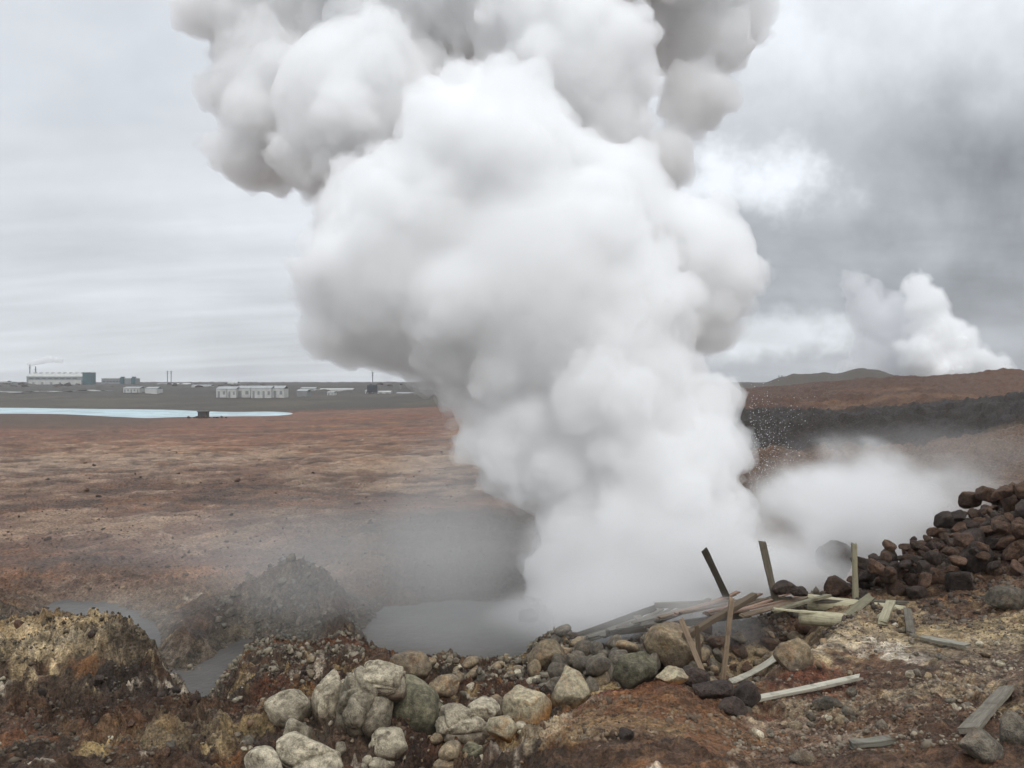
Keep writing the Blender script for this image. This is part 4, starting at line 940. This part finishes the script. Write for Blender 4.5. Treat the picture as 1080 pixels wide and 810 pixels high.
for nm, LL, lvs, cl, lb in (('distant_steam_plume', FARP, ((0, f1), (-2.0, f2)), -8.0, 'bright white steam plume rising beyond the brown hill'),):
    sph = [(P(a, b, dF + rnd.uniform(-12, 12)), r / F * dF) for a, b, r in LL]
    Gf, lo, n = puff_field(sph, 1.5, 9, kids=(26, 9), kr=(.42, .36), namp=5.0, nscale=14.0, margin=11.0)
    pts, q = biggest(*iso(Gf, lo, 1.5, cl)); fp = mesh_obj(nm, pts, q, core_m); tag(fp, lb, 'steam')
    for lv, mt in lvs:
        pts, q = iso(Gf, lo, 1.5, lv); mesh_obj('steam_veil', pts, q, mt, parent=fp)
sph = [(P(a, b, dF + 25), r / F * dF) for a, b, r in FARV]
Gf, lo, n = puff_field(sph, 2.0, 19, kids=(14, 5), kr=(.42, .36), namp=6.0, nscale=14.0, margin=11.0)
for lv in (0, -4.0):
    pts, q = iso(Gf, lo, 2.0, lv); mesh_obj('steam_veil', pts, q, f3, parent=fp)
WISP = [(32,384,3.2),(36,382.5,3.6),(41,381,4),(47,379.5,4.2),(53,379,4),(59,380,3.4),(64,380,2.5)]
sph = [(P(a, b, 880), r / F * 880 * .8) for a, b, r in WISP]
Gf, lo, n = puff_field(sph, .5, 10, kids=(8, 4), namp=1.6, nscale=3.5, margin=3.0)
pts, q = iso(Gf, lo, .5, 0.6); fp = mesh_obj('chimney_steam', pts, q, vol_mat('wisp_steam', .22, STEAMW)); tag(fp, 'small wisp of white steam drifting off the factory chimney', 'steam')

# thin mist drifting round the vent
def mist(px, py, d, rx, ry, rd, dens, tilt=0, seed=1.0, col=(.97, .97, .97), nscale=1.3, contrast=.6, power=1.0):
    v, f = ICO[3]; o = mesh_obj('mist', v, f, soft_vol_mat('mist_vapour', dens, col, nscale, contrast, seed, power))
    o.location = P(px, py, d); o.scale = (rx / F * d, rd, ry / F * d); o.rotation_euler = (0, R(tilt), 0)
    o.data.materials[0].cycles.volume_step_rate = 1.0
    return tag(o, kind='stuff')
mist(700, 590, 20.2, 170, 90, 2.6, 1.5, 4, 1.3)
mist(630, 640, 18.8, 135, 50, 1.6, 1.0, -6, 2.2)
mist(892, 540, 21.5, 125, 92, 2.6, 1.5, 12, 3.7, nscale=2.0, contrast=1.5, power=1.5)
mist(840, 600, 20.0, 90, 40, 2.0, 0.9, 0, 12.7, nscale=1.6, contrast=.9)
mist(975, 520, 22.5, 110, 45, 2.0, 0.45, -6, 4.1, nscale=2.0, contrast=.9)
mist(500, 550, 23.0, 125, 150, 3.0, 0.13, 10, 5.9)
mist(400, 600, 21.5, 260, 110, 3.5, 0.10, 0, 6.3)
mist(760, 655, 15.6, 90, 32, 1.4, 0.45, 20, 7.7)
mist(250, 600, 26.0, 300, 90, 5.0, 0.03, 0, 8.1)
mist(980, 478, 40, 170, 40, 8, 0.025, 0, 9.1)

mist(655, 640, 15.9, 100, 34, 1.1, 0.4, -14, 9.9, nscale=1.8, contrast=.8)
# droplets thrown out of the vent
r_ = np.random.RandomState(4); nd = 1100
px = 790 + np.abs(r_.normal(0, 28, nd)); py = r_.normal(485, 40, nd); d = r_.uniform(20.5, 22.5, nd); s_ = np.abs(r_.normal(0, .0035, nd)) + .0035
V, Fc = ICO[1]; c = np.stack([(px - 540) / F * d, d, CH - (py - HZ) / F * d], -1)
A = V[None] * s_[:, None, None] + c[:, None]; f = (Fc[None] + (np.arange(nd) * len(V))[:, None, None]).reshape(-1, 3)
wm, n, o = new_mat('water_drops'); b = n.add('ShaderNodeBsdfPrincipled'); b.inputs['Base Color'].default_value = (.8, .82, .84, 1); b.inputs['Roughness'].default_value = .15; n.l.new(b.outputs[0], o.inputs[0])
tag(mesh_obj('spray_droplets', A.reshape(-1, 3), f, wm), kind='stuff')

mist(300, 625, 20.3, 120, 55, 1.0, 0.10, 0, 11.3)
mist(140, 650, 19.5, 130, 45, 1.4, 0.08, 0, 13.1)
mist(540, 662, 18.9, 190, 40, 1.1, 0.20, -3, 14.2)

# the air over the plain
hv, hf = [(-1400, -60, -30), (1700, -60, -30), (1700, 2600, -30), (-1400, 2600, -30), (-1400, -60, 160), (1700, -60, 160), (1700, 2600, 160), (-1400, 2600, 160)], [(3,2,1,0),(4,5,6,7),(0,1,5,4),(1,2,6,5),(2,3,7,6),(3,0,4,7)]
tag(mesh_obj('haze', hv, hf, vol_mat('damp_air', 0.00018, (.93, .95, .98)), smooth=False), kind='stuff')
